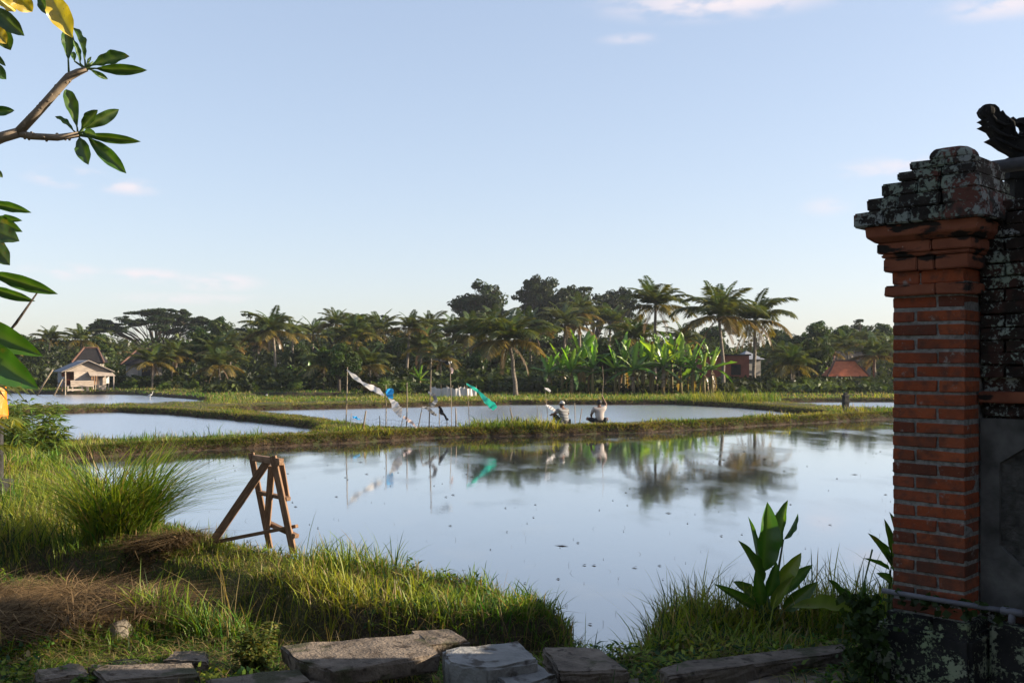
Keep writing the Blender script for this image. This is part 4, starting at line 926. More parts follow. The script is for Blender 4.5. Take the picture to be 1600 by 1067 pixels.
# ------------------------------------------------------------------ poles with plastic streamers on the dike
def plastic(name, c, tr=.35):
    m = NT(name); d = m.n('BsdfDiffuse'); d.inputs[0].default_value = (*c, 1); t = m.n('BsdfTranslucent'); t.inputs[0].default_value = (*c, 1)
    x = m.n('MixShader'); x.inputs[0].default_value = tr; m.l(d.outputs[0], x.inputs[1]); m.l(t.outputs[0], x.inputs[2])
    gl = m.n('BsdfGlossy'); gl.inputs['Roughness'].default_value = .3; y = m.n('MixShader'); y.inputs[0].default_value = .06
    m.l(x.outputs[0], y.inputs[1]); m.l(gl.outputs[0], y.inputs[2]); m.l(y.outputs[0], m.o.inputs['Surface']); return m.m
M['pw'] = plastic('white_plastic', (.72, .69, .68)); M['pb'] = plastic('blue_plastic', (.03, .30, .62)); M['pk'] = plastic('black_plastic', (.015, .015, .017), .1)
M['pg'] = plastic('green_plastic', (.03, .55, .40)); M['pp'] = plastic('pink_plastic', (.68, .55, .53)); M['pz'] = plastic('mottled_plastic', (.22, .22, .23))
def streamer(e, pts, Y, m, seed=0, nm='streamer'):
    """pts: (u, v, width px) along the strip, blown in the wind; wavy in depth"""
    r = random.Random(seed); P = []; org = Vector(e.location); k = 24
    for i in range(k + 1):
        t = i / k * (len(pts) - 1); j = min(int(t), len(pts) - 2); f = t - j
        u, v, wd = [pts[j][q] * (1 - f) + pts[j + 1][q] * f for q in range(3)]
        P.append((Vector((px(u, Y), Y + .12 * math.sin(i * .55 + seed), pz(v, Y))), wd * Y / FP))
    mb = MB()
    for i, (p, wd) in enumerate(P):
        d = (P[min(i + 1, k)][0] - P[max(i - 1, 0)][0]).normalized(); c = d.cross(Vector((0, 1, 0))).normalized()
        for a in (-.5, -.2, .15, .5): mb.v.append(tuple(p + c * wd * a + Vector((0, .10 * wd * math.sin(i * 1.3 + a * 7 + seed), .06 * wd * math.sin(i * 1.7 + a * 3))) - org))
    for i in range(k):
        for j in range(3): b = i * 4 + j; mb.f.append([b, b + 4, b + 5, b + 1])
    return mb.build(nm, m, e, smooth=True)
def pole(name, label, top, foot, Y, rad=.018, parts=(), cat='pole', group='poles and sticks along the dike'):
    """top, foot in (u, v)"""
    Y = Y * 1.055 if Y < 37 else Y
    X = px(foot[0], Y); Z = gz(X, Y); e = empty(name, (X, Y, Z), 0, label, cat, group); t = Vector((px(top[0], Y), Y, pz(top[1], Y))) - Vector((X, Y, Z))
    if gz(X, Y) < 0: pass
    MB().tube([(0, 0, -.15), tuple(t * .5 + Vector((.012, 0, 0))), tuple(t)], [rad, rad * .9, rad * .7], 6).build('pole', M['pole'], e, smooth=True)
    for i, (pts, m) in enumerate(parts): streamer(e, pts, Y, M[m], i + len(label))
    return e
YD = 31.6
pole('streamer_pole', 'tall pole with a long white plastic streamer at its tip', (543, 573), (540, 664), 30.6, parts=[([(543, 577, 1), (555, 590, 8), (566, 597, 3), (580, 605, 9), (592, 611, 8), (601, 617, 2)], 'pw')], cat='streamer pole')
pole('streamer_pole', 'pole with a blue streamer knotted to a white one', (603, 600), (603, 665), 31, parts=[([(604, 609, 5), (609, 612, 13), (610, 620, 9), (608, 622, 2)], 'pb'), ([(609, 622, 2), (617, 632, 12), (622, 641, 14), (627, 651, 3)], 'pw')], cat='streamer pole')
pole('bare_pole', 'bare tall pole between the blue and the black streamers', (636, 597), (635, 666), 31.2)
pole('streamer_pole', 'tallest pole, a black streamer at its tip and mottled bags below', (674, 560), (670, 667), 31.5, .02, [([(674, 560, 1), (690, 563, 3), (700, 567, 6), (706, 565, 2)], 'pk'), ([(669, 612, 3), (678, 616, 5), (681, 626, 6), (676, 633, 6), (670, 630, 3)], 'pz')], cat='streamer pole')
pole('bare_pole', 'thin upright pole with a pale rag near its top, right of the tallest pole', (703, 566), (706, 664), 36.5, .014, [([(705, 574, 2), (707, 578, 4), (706, 583, 2)], 'pp')])
pole('streamer_pole', 'pole with a bright green plastic streamer', (729, 598), (734, 662), 31.6, .012, [([(729, 599, 2), (742, 607, 5), (750, 614, 4), (760, 625, 9), (770, 634, 11), (774, 638, 8)], 'pg')], cat='streamer pole')
pole('streamer_stick', 'short stick with a small bright blue streamer', (549, 645), (546, 664), 30.6, .012, [([(550, 650, 1), (556, 652, 4), (562, 655, 1)], 'pb')])
pole('stick', 'stick leaning right near the left end of the dike', (572, 641), (566, 666), 30.8, .03)
pole('stick', 'short thin upright stick left of the blue and white streamer', (593, 649), (593, 664), 31)
pole('streamer_stick', 'leaning stick with a pale pink streamer trailing to the ground', (631, 649), (624, 666), 31.1, .014, [([(631, 651, 4), (640, 657, 5), (652, 668, 2)], 'pp')])
pole('streamer_stick', 'leaning stick with a mottled grey streamer, left of the tallest pole', (660, 635), (652, 669), 31.2, .018, [([(660, 635, 2), (670, 638, 6), (677, 646, 5), (683, 648, 3)], 'pz')])
pole('streamer_stick', 'stick with a twisted black streamer, right of the tallest pole', (686, 638), (686, 667), 31.5, .016, [([(686, 634, 3), (690, 644, 7), (694, 648, 3), (700, 656, 4)], 'pk')])
pole('stick', 'dark upright stick left of the green streamer pole', (712, 637), (712, 664), 31.7, .025)
pole('stick', 'very short stick right of the twisted black streamer', (698, 655), (698, 665), 31.6)
pole('stick', 'stout dark stick in the grass left of the striped man', (797, 637), (802, 666), 32, .025)
pole('stick', 'thin pale stick, second left of the striped man', (811, 650), (811, 665), 32.1, .012)
pole('stick', 'short stub of wood just left of the white rag pole', (823, 653), (823, 666), 32.2, .03)
pole('streamer_pole', 'thin bent pole with small white rags beside the striped man', (851, 604), (857, 666), 32.4, .011, [([(851, 606, 2), (856, 608, 4), (860, 611, 3)], 'pw'), ([(853, 632, 2), (860, 636, 5), (867, 641, 4)], 'pw')], cat='streamer pole')
pole('stick', 'thin pale stick left of the white rag pole', (839, 632), (839, 666), 32.3, .009)
pole('stick', 'upright stick right behind the striped man', (898, 629), (898, 667), 33.6, .016)
pole('stick', 'dark stick leaning right between the two men', (909, 638), (901, 664), 33.9, .02)
# leaning poles left of the shack
pole('stick', 'long dark pole leaning right, left of the shack', (83, 577), (52, 613), 74, .08, group='leaning poles left of the shack')
pole('stick', 'shorter dark pole leaning beside the long one left of the shack', (98, 592), (80, 614), 74, .06, group='leaning poles left of the shack')
MB_ = MB(); k = 60
for z_ in (.04, .16, .28): MB_.tube([(px(545 + 3 * i, 32.9 + .012 * i) + 0, 32.9 + .012 * i, gz(px(545 + 3 * i, 32.9 + .012 * i), 32.9 + .012 * i) + z_ + .03 * math.sin(i * .9)) for i in range(k)], .003, 4)
for i in range(0, k, 2): x_ = px(545 + 3 * i, 32.9 + .012 * i); y_ = 32.9 + .012 * i; z_ = gz(x_, y_); MB_.tube([(x_, y_, z_ + .02), (x_ + .02, y_, z_ + .30)], .0025, 4)
tag(MB_.build('net_fence', M['pk']), 'low dark net strung along the dike between the streamer poles', 'net')
# ------------------------------------------------------------------ brick pillar and garden wall
PC0 = Vector((2.32, 5.10)); PRZ = R(-45); ZB = .5
def W2(x, y): return (PC0.x + .7071 * (x + y), PC0.y + .7071 * (y - x))
g = NT('brick'); oi = g.n('ObjectInfo'); rn = oi.outputs['Random']; geo = g.pos('World')
base = g.ramp(rn, [(0, (.09, .03, .018)), (.3, (.235, .052, .020)), (.7, (.31, .080, .030)), (1, (.20, .055, .03))])
base = g.mix(g.step(g.noise(22, 5, geo), .42, .75), base, (.12, .045, .028))
base = g.mix(g.step(g.noise(70, 4, geo), .60, .78), base, (.30, .14, .085))
base = g.mix(g.math('MULTIPLY', g.step(g.noise(2.6, 4, geo), .52, .68), .8), base, (.06, .035, .026))
base = g.mix(g.math('MULTIPLY', g.step(g.noise(8, 6, geo, .7), .60, .68), .75), base, (.27, .255, .235))
g.bsdf(base, .88, g.math('ADD', g.noise(60, 5, geo), g.math('MULTIPLY', g.noise(14, 4, geo), 1.5)), .55, .006, .2); M['brick'] = g.m
M['mortar'] = simple('mortar', (.14, .135, .125), (.36, .35, .33), 40, .95, 1.0, .015)
def lichen(name, dark, mid, pale, cov=.53, redness=.0):
    g = NT(name); geo = g.pos('World'); b = g.ramp(g.noise(9, 5, geo), [(.3, dark), (.7, mid)])
    if redness: b = g.mix(g.math('MULTIPLY', g.step(g.noise(5.5, 3, geo), .52, .60), redness), b, (.16, .06, .045))
    pl = g.step(g.math('ADD', g.math('MULTIPLY', g.noise(10, 6, geo, .7), .62), g.math('MULTIPLY', g.noise(55, 4, geo, .6), .38)), cov, cov + .05)
    sp = g.step(g.noise(65, 3, geo), .70, .74)
    b = g.mix(g.math('MAXIMUM', pl, g.math('MULTIPLY', sp, .8)), b, g.ramp(g.noise(4, 2, geo), [(.35, pale), (.65, (pale[0] * .85, pale[1], pale[2] * .8))]))
    g.bsdf(b, .95, g.math('ADD', g.noise(40, 5, geo), pl), .6, .008, .15); return g.m
M['cap'+'stone'] = lichen('lichen_stone', (.014, .012, .011), (.04, .034, .03), (.21, .22, .215), .495, .6)
M['plinth'] = lichen('plinth_stone', (.012, .012, .012), (.032, .031, .03), (.26, .27, .20), .515)
M['mossbrick'] = lichen('mossy_brick', (.012, .010, .009), (.04, .028, .022), (.30, .31, .31), .525, .2)
g = NT('ledge'); geo = g.pos('World')
b = g.ramp(g.noise(7, 5, geo), [(.3, (.15, .045, .025)), (.7, (.26, .09, .048))]); b = g.mix(g.step(g.noise(4.5, 5, geo, stretch=(1, 1, 3)), .53, .60), b, (.018, .014, .012)); b = g.mix(g.step(g.noise(26, 4, geo), .68, .76), b, (.42, .33, .28))
g.bsdf(b, .9, g.noise(45, 5, geo), .5, .006, .2); M['ledge'] = g.m
rb = random.Random(4); BMESH = {}
def brick_mesh(kind, d, jit=.0036, bev=.004):
    key = (kind, rb.randrange(3))
    if key not in BMESH: BMESH[key] = MB().box((0, 0, 0), d, jit=jit, rnd=random.Random(hash(key[0]) % 97 + key[1])).mesh('brick', bevel=bev, seg=1)
    return BMESH[key]
pil = empty('brick_pillar', (*W2(0, 0), ZB), PRZ, 'red brick gate pillar with a stepped dark stone cap, at the right', 'pillar')
MB().box((-.19, .195, 1.2), (.370, .374, 2.35)).build('mortar_core', M['mortar'], pil)
def put_brick(par, kind, d, c, m='brick'):
    o = obj('brick', brick_mesh(kind, d), M[m], par, (c[0] + rb.uniform(-.002, .002), c[1] + rb.uniform(-.003, .003), c[2] + rb.uniform(-.0015, .0015)), (rb.uniform(-.008, .008), rb.uniform(-.012, .012), rb.uniform(-.008, .008)))
z0 = 1.07 - ZB; H_ = .0733
for k in range(23):
    zc = z0 + H_ * (k + .5)
    if k % 2 == 0:
        put_brick(pil, 'L', (.232, .2, .055), (-.262, .1, zc)); put_brick(pil, 'S', (.132, .2, .055), (-.068, .1, zc))
        put_brick(pil, 'B2', (.236, .155, .058), (-.126, .29, zc)); put_brick(pil, 'S2', (.122, .155, .058), (-.317, .29, zc))
    else:
        put_brick(pil, 'T', (.116, .2, .055), (-.320, .1, zc)); put_brick(pil, 'M', (.248, .2, .055), (-.126, .1, zc))
        put_brick(pil, 'B3', (.122, .155, .058), (-.063, .29, zc)); put_brick(pil, 'B4', (.236, .155, .058), (-.262, .29, zc))
def slab_part(name, x0, x1, y0, y1, z0_, z1_, m, par=pil, bev=.006, jit=.003, n=1):
    """one course, split in n blocks along x"""
    xs = [x0 + (x1 - x0) * i / n for i in range(n + 1)]
    for i in range(1, n): xs[i] += rb.uniform(-.25, .25) * (x1 - x0) / n
    for i in range(n):
        a, b_ = xs[i] + (.003 if i else 0), xs[i + 1] - (.003 if i < n - 1 else 0)
        MB().box(((a + b_) / 2, (y0 + y1) / 2, (z0_ + z1_) / 2), (b_ - a, y1 - y0, z1_ - z0_), jit=jit, rnd=rb).build(name, M[m], par, bevel=bev, seg=2)
def zp(v, Y=5.1): return pz(v, Y) - ZB
# mouldings under the cap: (v bottom, v top, overhang)
for (vb, vt, ov, m, n) in [(458, 440, .032, 'ledge', 2), (439.5, 418.5, 0.0, 'brick', 2), (418, 396, .036, 'ledge', 3), (395.5, 389, .045, 'ledge', 1), (388.5, 371, .062, 'ledge', 2)]:
    slab_part('ledge', -.38 - ov, ov * .9, -ov * .9, .38, zp(vb), zp(vt), m, n=n)
# chamfered course
mb = MB(); z1_, z2_ = zp(370.5), zp(344)
for (o1, z) in ((.068, z1_), (.105, z1_ + .03), (.11, z2_)):
    mb.v += [(-.38 - o1, -o1 * .9, z), (o1 * .9, -o1 * .9, z), (o1 * .9, .38, z), (-.38 - o1, .38, z)]
for r_ in range(2):
    for j in range(4): j2 = (j + 1) % 4; mb.f.append([r_ * 4 + j, r_ * 4 + j2, r_ * 4 + 4 + j2, r_ * 4 + 4 + j])
mb.f += [[3, 2, 1, 0], [8, 9, 10, 11]]
mb.build('chamfered_course', M['ledge'], pil, bevel=.005)
steps = [(-.545, .135, -.125, 343.5, 320), (-.475, .118, -.11, 319.5, 298), (-.40, .10, -.092, 297.5, 275), (-.32, .085, -.08, 274.5, 259), (-.262, .072, -.068, 258.5, 246)]
for i, (xa, xb, ya, vb, vt) in enumerate(steps):
    slab_part('cap_stone', xa, xb, ya, .42 - .03 * i, zp(vb), zp(vt), 'capstone', n=[4, 3, 3, 2, 2][i], bev=.008, jit=.005)
mb = MB(); zt = zp(245.5); ztt = zp(228)
pts = [(-.165, -.05), (-.10, -.06), (.0, -.05), (.035, 0.0), (.03, .12), (-.15, .12)]
for (k_, z) in ((1.0, zt), (1.0, zt + .03), (.8, ztt)): mb.v += [(-.065 + (x + .065) * k_, .03 + (y - .03) * k_, z) for x, y in pts]
for r_ in range(2):
    for j in range(6): j2 = (j + 1) % 6; mb.f.append([r_ * 6 + j, r_ * 6 + j2, r_ * 6 + 6 + j2, r_ * 6 + 6 + j])
mb.f += [[5, 4, 3, 2, 1, 0], [12, 13, 14, 15, 16, 17]]
mb.build('top_stone', M['capstone'], pil, bevel=.008)
slab_part('plinth_course', -.40, .03, -.03, .38, 1.0 - ZB, 1.068 - ZB, 'plinth', n=2)
slab_part('plinth', -.46, .06, -.06, .40, -.25, .998 - ZB, 'plinth', bev=.02, jit=.012)
# wall running on to the right of the pillar
wal = empty('garden_wall', (*W2(0, 0), ZB), PRZ, 'dark mossy garden wall with a plastered panel, joined to the brick pillar', 'wall')
MB().box((3.5, .36, 1.25), (6.98, .25, 3.0)).build('wall_core', M['mossbrick'], wal)
for k in range(14):
    zc = zp(600) + .066 * (k + .5) + .03
    x = .004 + (0 if k % 2 else -.11) ; 
    while x < .95:
        x0, x1 = max(.004, x + .004), x + .228
        if x1 - x0 > .05: put_brick(wal, 'W%d' % int((x1 - x0) * 100), (x1 - x0, .06, .058), ((x0 + x1) / 2, .218, zc), 'mossbrick')
        x += .236
slab_part('sill', .004, 1.6, .165, .26, zp(628, 5.2), zp(611, 5.2), 'ledge', wal, .006, .003, 2)
for i in range(4): put_brick(wal, 'D', (.2, .05, .05), (.12 + .215 * i, .222, zp(642, 5.2)), 'mossbrick')
# plaster panel with an eight-sided sunk field
M['cement'] = simple('cement_render', (.045, .043, .04), (.16, .155, .145), 6, .9, .5, .01)
M['rough'] = simple('rough_field', (.035, .033, .03), (.13, .125, .115), 14, .95, 1.0, .03)
ztp, zbt = zp(653, 5.2), zp(952, 5.2)
outr = [(.006, zbt), (1.0, zbt), (1.0, ztp), (.006, ztp)]
inn = [(.10, zp(850, 5.2)), (.36, zp(915, 5.2)), (.66, zp(915, 5.2)), (.90, zp(850, 5.2)), (.90, zp(722, 5.2)), (.66, zp(668, 5.2)), (.36, zp(668, 5.2)), (.10, zp(722, 5.2))]
mb = MB(); yf, yb = .195, .228
for y_ in (yf, yb):
    for p in outr + inn: mb.v.append((p[0], y_, p[1]))
fc = [[0, 1, 6, 5], [0, 5, 4], [0, 4, 11, 3], [3, 11, 10], [3, 10, 9, 2], [2, 9, 8], [2, 8, 7, 1], [1, 7, 6]]
mb.f += fc
for j in range(4): a_, b_ = j, (j + 1) % 4; mb.f.append([a_, b_, b_ + 12, a_ + 12])
for j in range(8): a_, b_ = 4 + j, 4 + (j + 1) % 8; mb.f.append([a_, b_, b_ + 12, a_ + 12])
mb.build('panel_frame', M['cement'], wal)
mb = MB(); mb.poly([(p[0], .233, p[1]) for p in inn], .02, (0, 1, 0)); mb.build('panel_field', M['rough'], wal)
slab_part('wall_base', .07, 6.9, .12, .3, -.2, zp(968, 5.2), 'plinth', wal, .015, .01, 5)
# grey pipe along the foot of pillar and wall
def wl(x, y, z): return (*W2(x, y), z)
o = empty('drain_pipe', wl(-.40, -.075, 1.185), PRZ, 'grey plastic pipe running along the foot of the pillar', 'pipe')
M['pvc'] = simple('grey_pvc', (.09, .09, .105), (.13, .13, .15), 20, .6, .05, spec=.3)
MB().tube([(0, 0, 0), (.35, 0, -.002), (.62, 0, 0)], .0135, 12).build('pipe', M['pvc'], o, smooth=True)
mb = MB(); mb.tube([(.60, 0, 0), (.605, 0, 0), (.70, 0, 0), (.705, 0, 0)], [.0135, .019, .019, .0135], 12); mb.tube([(.652, 0, 0), (.652, -.002, -.05), (.652, 0, -.055)], [.017, .017, .0135], 12); mb.build('tee', M['pvc'], o, smooth=True)
MB().tube([(.69, 0, 0), (3.2, 0, 0)], .0135, 10).build('pipe', M['pvc'], o, smooth=True)
# open pavilion behind the wall: only its gutter and one roof ornament reach into view
pav = empty('pavilion', (*W2(0, 0), ZB), PRZ, 'pavilion behind the garden wall with a grey gutter end and carved ornament at the eave', 'pavilion')
mb = MB(); n = 12; rg = .062
for x in (-.05, 4.7):
    for j in range(n + 1):
        a = math.pi * j / n; mb.v.append((x, .52 - rg * math.cos(a), 3.505 - ZB - rg * math.sin(a)))
for j in range(n): mb.f.append([j, j + 1, n + 2 + j, n + 1 + j])
mb.f.append(list(range(n + 1))); o = mb.build('gutter', M['gut'] if 'gut' in M else M['pvc'], pav); md = o.modifiers.new('thick', 'SOLIDIFY'); md.thickness = .006
zr = 3.50 - ZB
mb = MB(); mb.v = [(.42, .55, zr), (4.6, .55, zr), (4.6, 3.3, zr), (.42, 3.3, zr), (1.7, 1.9, zr + 1.15), (3.3, 1.9, zr + 1.15)]
mb.f = [[0, 1, 5, 4], [1, 2, 5], [2, 3, 4, 5], [3, 0, 4], [3, 2, 1, 0]]; mb.build('roof', M['tile'], pav)
for (x, y) in ((.9, 1.0), (4.2, 1.0), (4.2, 2.9), (2.4, 2.9)): MB().tube([(x, y, -.2), (x, y, zr - .01)], .06, 8).build('post', M['wood'], pav)
# carved ornament (outline with depth, raised leaf ridges)
Yo = 5.75
def OP(u, v): return (px(u, Yo), pz(v, Yo))
out = [(1592, 247), (1580, 238), (1568, 232), (1557, 224), (1545, 218), (1555, 213), (1549, 204), (1541, 200), (1534, 197), (1545, 195), (1540, 190), (1534, 187), (1543, 184), (1537, 179), (1534, 172), (1538, 165), (1546, 162), (1555, 163), (1561, 168), (1563, 174), (1567, 172), (1571, 178), (1578, 185), (1583, 182), (1588, 186), (1592, 184), (1600, 183), (1612, 186), (1622, 178), (1634, 188), (1648, 200), (1652, 222), (1640, 240), (1620, 248)]
bm = bmesh.new(); vs = [bm.verts.new((OP(u, v)[0], 0, OP(u, v)[1])) for u, v in out]
hole = [(1593 + 9 * math.cos(a) * (1.0), 201 + 9 * math.sin(a)) for a in [6.283 * i / 10 for i in range(10)]]
hole2 = [(1565 + 3.2 * math.cos(a), 201 + 2 * math.sin(a)) for a in [6.283 * i / 8 for i in range(8)]]
es = [bm.edges.new((vs[i], vs[(i + 1) % len(vs)])) for i in range(len(vs))]
for hl in (hole, hole2):
    hv = [bm.verts.new((OP(u, v)[0], 0, OP(u, v)[1])) for u, v in hl]; es += [bm.edges.new((hv[i], hv[(i + 1) % len(hv)])) for i in range(len(hv))]
bmesh.ops.triangle_fill(bm, use_beauty=True, use_dissolve=False, edges=es)
ret = bmesh.ops.extrude_face_region(bm, geom=list(bm.faces)); 
for v in [q for q in ret['geom'] if isinstance(q, bmesh.types.BMVert)]: v.co.y += .07
bmesh.ops.recalc_face_normals(bm, faces=bm.faces); me = bpy.data.meshes.new('roof_ornament'); bm.to_mesh(me); bm.free()
M['orn'] = lichen('ornament_stone', (.008, .008, .008), (.022, .021, .02), (.20, .20, .20), .70)
o = obj('roof_ornament', me, M['orn'], loc=(0, Yo, 0)); tag(o, 'black carved stone roof ornament with curled leaf edges at the top right', 'roof ornament')
mb = MB(); c = OP(1547, 174); 
bm = bmesh.new(); bmesh.ops.create_uvsphere(bm, u_segments=16, v_segments=10, radius=.047); 
for v in bm.verts: v.co = Vector((v.co.x + c[0], v.co.y + .035, v.co.z + c[1] + .004))
me = bpy.data.meshes.new('knob'); bm.to_mesh(me); bm.free(); obj('knob', me, M['orn'], o)
for pts in ([(1550, 180), (1556, 190), (1570, 196), (1582, 194)], [(1548, 197), (1560, 208), (1574, 214), (1590, 216)], [(1556, 216), (1570, 224), (1586, 232), (1600, 236)], [(1572, 182), (1582, 192), (1584, 206), (1592, 214), (1604, 212)], [(1602, 192), (1616, 196), (1628, 210), (1626, 226)]):
    MB().tube([(OP(u, v)[0], -.004, OP(u, v)[1]) for u, v in pts], [.006, .012, .011, .006, .004][:len(pts)], 6).build('carved_ridge', M['orn'], o, smooth=True)
MB().box((OP(1606, 262)[0], .035, OP(1606, 262)[1]), (.22, .09, .12)).build('ornament_foot', M['orn'], o)
MB().box((OP(1612, 300)[0] + .05, .06, OP(1612, 300)[1] - .05), (.3, .12, .3)).build('wall_block', M['orn'], o)
# unseen low wall running back from the pillar, added to shade the right foreground
lw_ = empty('added_shade_wall', (2.62, 5.65, .3), 0, 'unseen low wall added behind the brick pillar to shade the right foreground', 'wall')
MB().beam((0, 0, .55), (.95, 2.3, .55), .2, 1.5).build('wall_core', M['mossbrick'], lw_)
MB().beam((-.02, -.02, 1.33), (.97, 2.32, 1.33), .28, .07).build('coping', M['capstone'], lw_)

# ------------------------------------------------------------------ slabs and blocks by the ditch
def stone(name, px_pts, z, th, label, m='stone', seed=0, cat='stone slab', jit=.007):
    r = random.Random(seed); pts = []
    for (u, v) in px_pts: Y = (CH - z) * FP / (v - 567); pts.append(Vector((px(u, Y), Y, 0)))
    c = sum(pts, Vector()) / len(pts); bm = bmesh.new()
    a = [bm.verts.new((p.x - c.x, p.y - c.y, 0)) for p in pts]; f = bm.faces.new(a)
    ret = bmesh.ops.extrude_face_region(bm, geom=[f])
    for v in [q for q in ret['geom'] if isinstance(q, bmesh.types.BMVert)]: v.co.z -= th; v.co.x *= .97; v.co.y *= .97
    bmesh.ops.recalc_face_normals(bm, faces=bm.faces); bmesh.ops.bevel(bm, geom=list(bm.edges), offset=.012, segments=2, affect='EDGES')
    bmesh.ops.subdivide_edges(bm, edges=[e_ for e_ in bm.edges if e_.calc_length() > .08], cuts=4, use_grid_fill=True)
    for v in bm.verts: v.co += Vector((r.uniform(-jit, jit), r.uniform(-jit, jit), r.uniform(-jit, jit) * .8))
    me = bpy.data.meshes.new(name); bm.to_mesh(me); bm.free()
    o = obj(name, me, M[m], loc=(c.x, c.y, z)); tag(o, label, cat, 'stones beside the ditch'); return o
stone('stone_slab', [(438, 1006), (655, 988), (690, 1020), (520, 1048), (462, 1030)], .78, .10, 'large brown sunlit stone slab laid across the ditch', seed=1)
stone('concrete_block', [(692, 1013), (812, 1000), (842, 1030), (762, 1044), (700, 1034)], .80, .42, 'broken pale concrete block right of the large brown slab', 'concrete', 2, 'concrete block')
stone('concrete_block', [(762, 1050), (842, 1034), (870, 1056), (800, 1074)], .74, .30, 'lower broken concrete piece in front of the pale block', 'concrete', 3, 'concrete block', .012)
stone('stone_slab', [(846, 1008), (938, 1012), (985, 1046), (872, 1048)], .74, .12, 'flat grey slab right of the pale concrete block', seed=4)
stone('stone_slab', [(1028, 1042), (1072, 1030), (1318, 1004), (1322, 1018), (1180, 1036), (1042, 1056)], .74, .13, 'long dark kerb slab running towards the pillar', seed=5)
stone('stone_slab', [(1165, 1062), (1314, 1038), (1325, 1062), (1180, 1082)], .66, .12, 'shorter dark slab in front of the long kerb slab', seed=6)
stone('stone_slab', [(54, 1044), (126, 1034), (140, 1050), (62, 1062)], .74, .12, 'small flat slab at the lower left corner', seed=7)
stone('stone_slab', [(138, 1036), (300, 1034), (314, 1052), (165, 1064)], .74, .13, 'long brown slab at lower left, second from the left', seed=8)
stone('stone_slab', [(322, 1058), (466, 1042), (488, 1062), (340, 1080)], .74, .12, 'brown slab in front of the small leafy weed', seed=9)
stone('stone_slab', [(252, 1030), (276, 1014), (324, 1015), (326, 1034)], .70, .10, 'small rounded slab left of the leafy weed', seed=10)
stone('stone_slab', [(640, 985), (700, 980), (735, 1000), (668, 1008)], .66, .10, 'thin worn slab half buried in grass behind the concrete block', seed=11)
stone('stone_slab', [(455, 1064), (545, 1058), (560, 1080), (470, 1090)], .70, .12, 'grey slab at the bottom edge under the large brown slab', seed=12)
stone('stone_slab', [(880, 1062), (1000, 1058), (1010, 1085), (890, 1090)], .66, .12, 'grey slab at the bottom edge below the flat grey slab', seed=13)
rock('rock', px(186, 6.3), 6.3, (.10, .08, .075), 'round brown stone on the dry grass mound', seed=21)
rock('rock', px(190, 5.85), 5.85, (.10, .06, .05), 'dark broken rock behind the long brown slab', 'lava', 22)
rock('rock', px(480, 6.55), 6.55, (.12, .08, .05), 'low stone in the ditch behind the large slab', 'rock', 23)
# ------------------------------------------------------------------ wooden stand (sawhorse)
def S3(u, v, Y): return Vector((px(u, Y), Y, pz(v, Y)))
org = Vector((px(405, 9.5), 9.5, gz(px(405, 9.5), 9.5)))
e = empty('sawhorse', org, 0, 'weathered wooden sawhorse standing on the near bank', 'sawhorse')
def bm_(name, a, b, w_, t_, up=(0, 0, 1)):
    w_, t_ = t_ * 1.15, w_ * 1.2; a = S3(*a) - org; b = S3(*b) - org
    o = MB().beam((0, 0, 0), (1, 0, 0), 1, 1); d = b - a; L = d.length; d.normalize(); y = Vector(up).cross(d).normalized(); z = d.cross(y)
    me = MB().box((0, 0, 0), (L, w_, t_), jit=.004, rnd=rb).mesh(name, bevel=.004); q = obj(name, me, M['wood'], e); q.matrix_local = Matrix.Translation((a + b) / 2) @ Matrix((d, y, z)).transposed().to_4x4()
    return q
bm_('leg', (427, 712, 9.30), (459, 864, 9.22), .035, .055, (0, 1, 0)); bm_('leg', (393, 707, 9.78), (422, 856, 9.66), .03, .05, (0, 1, 0))
bm_('leg', (425, 727, 9.46), (417, 826, 9.52), .035, .055, (0, 1, 0)); bm_('brace', (336, 842, 9.55), (419, 719, 9.52), .03, .066, (0, 1, 0))
bm_('board', (437, 724, 9.36), (446, 777, 9.36), .02, .075, (0, 1, 0)); bm_('top_bar', (398, 715, 9.75), (440, 721, 9.24), .05, .045)
bm_('rung', (407, 769, 9.74), (451, 779, 9.27), .035, .045); bm_('rail', (334, 846, 9.56), (464, 821, 9.27), .03, .052); bm_('rail', (419, 816, 9.62), (464, 837, 9.20), .035, .04)

# ------------------------------------------------------------------ foreground plants
LG = np_mesh('ginger_leaf', *leaf_arrays(pr_lan, .10, .30, .05, 14, 0, 1, (.045, .105, .016), (.10, .16, .04)), smooth=True)
LGy = np_mesh('yellow_leaf', *leaf_arrays(pr_lan, .12, .25, .05, 14, 0, 2, (.15, .19, .025), (.2, .22, .06)), smooth=True)
LF = np_mesh('frangipani_leaf', *leaf_arrays(pr_obo, .14, .22, .07, 14, 0, 3, (.038, .085, .014), (.10, .15, .04)), smooth=True)
LFy = np_mesh('old_leaf', *leaf_arrays(pr_obo, .2, .35, .12, 14, 0, 4, (.40, .28, .035), (.42, .32, .08)), smooth=True)
def leaf_at(par, a, b, wd, me, m='big', roll=0.0, name='leaf', face=(0, -1, .55)):
    """leaf blade from world point a to tip b, wd metres wide, its upper side turned towards `face`"""
    a = Vector(a); b = Vector(b); d = b - a; L = d.length; d.normalize(); n = Vector(face); n = (n - d * n.dot(d)).normalized(); y = n.cross(d)
    mt = Matrix((d, y, n)).transposed() @ Matrix.Rotation(roll, 3, 'X')
    o = obj(name, me, M[m], par); org = Vector(par.location); o.matrix_local = Matrix.Translation(a - org) @ mt.to_4x4() @ Matrix.Diagonal((L, wd, L, 1)); return o
def tubeo(par, name, pts, rad, m, n=8):
    org = Vector(par.location); return MB().tube([tuple(Vector(p) - org) for p in pts], rad, n).build(name, m, par, smooth=True)
M['gstem'] = simple('green_stem', (.05, .10, .025), (.09, .13, .04), 5, .5, .1)
Yg = 6.85; xb = px(1195, Yg)
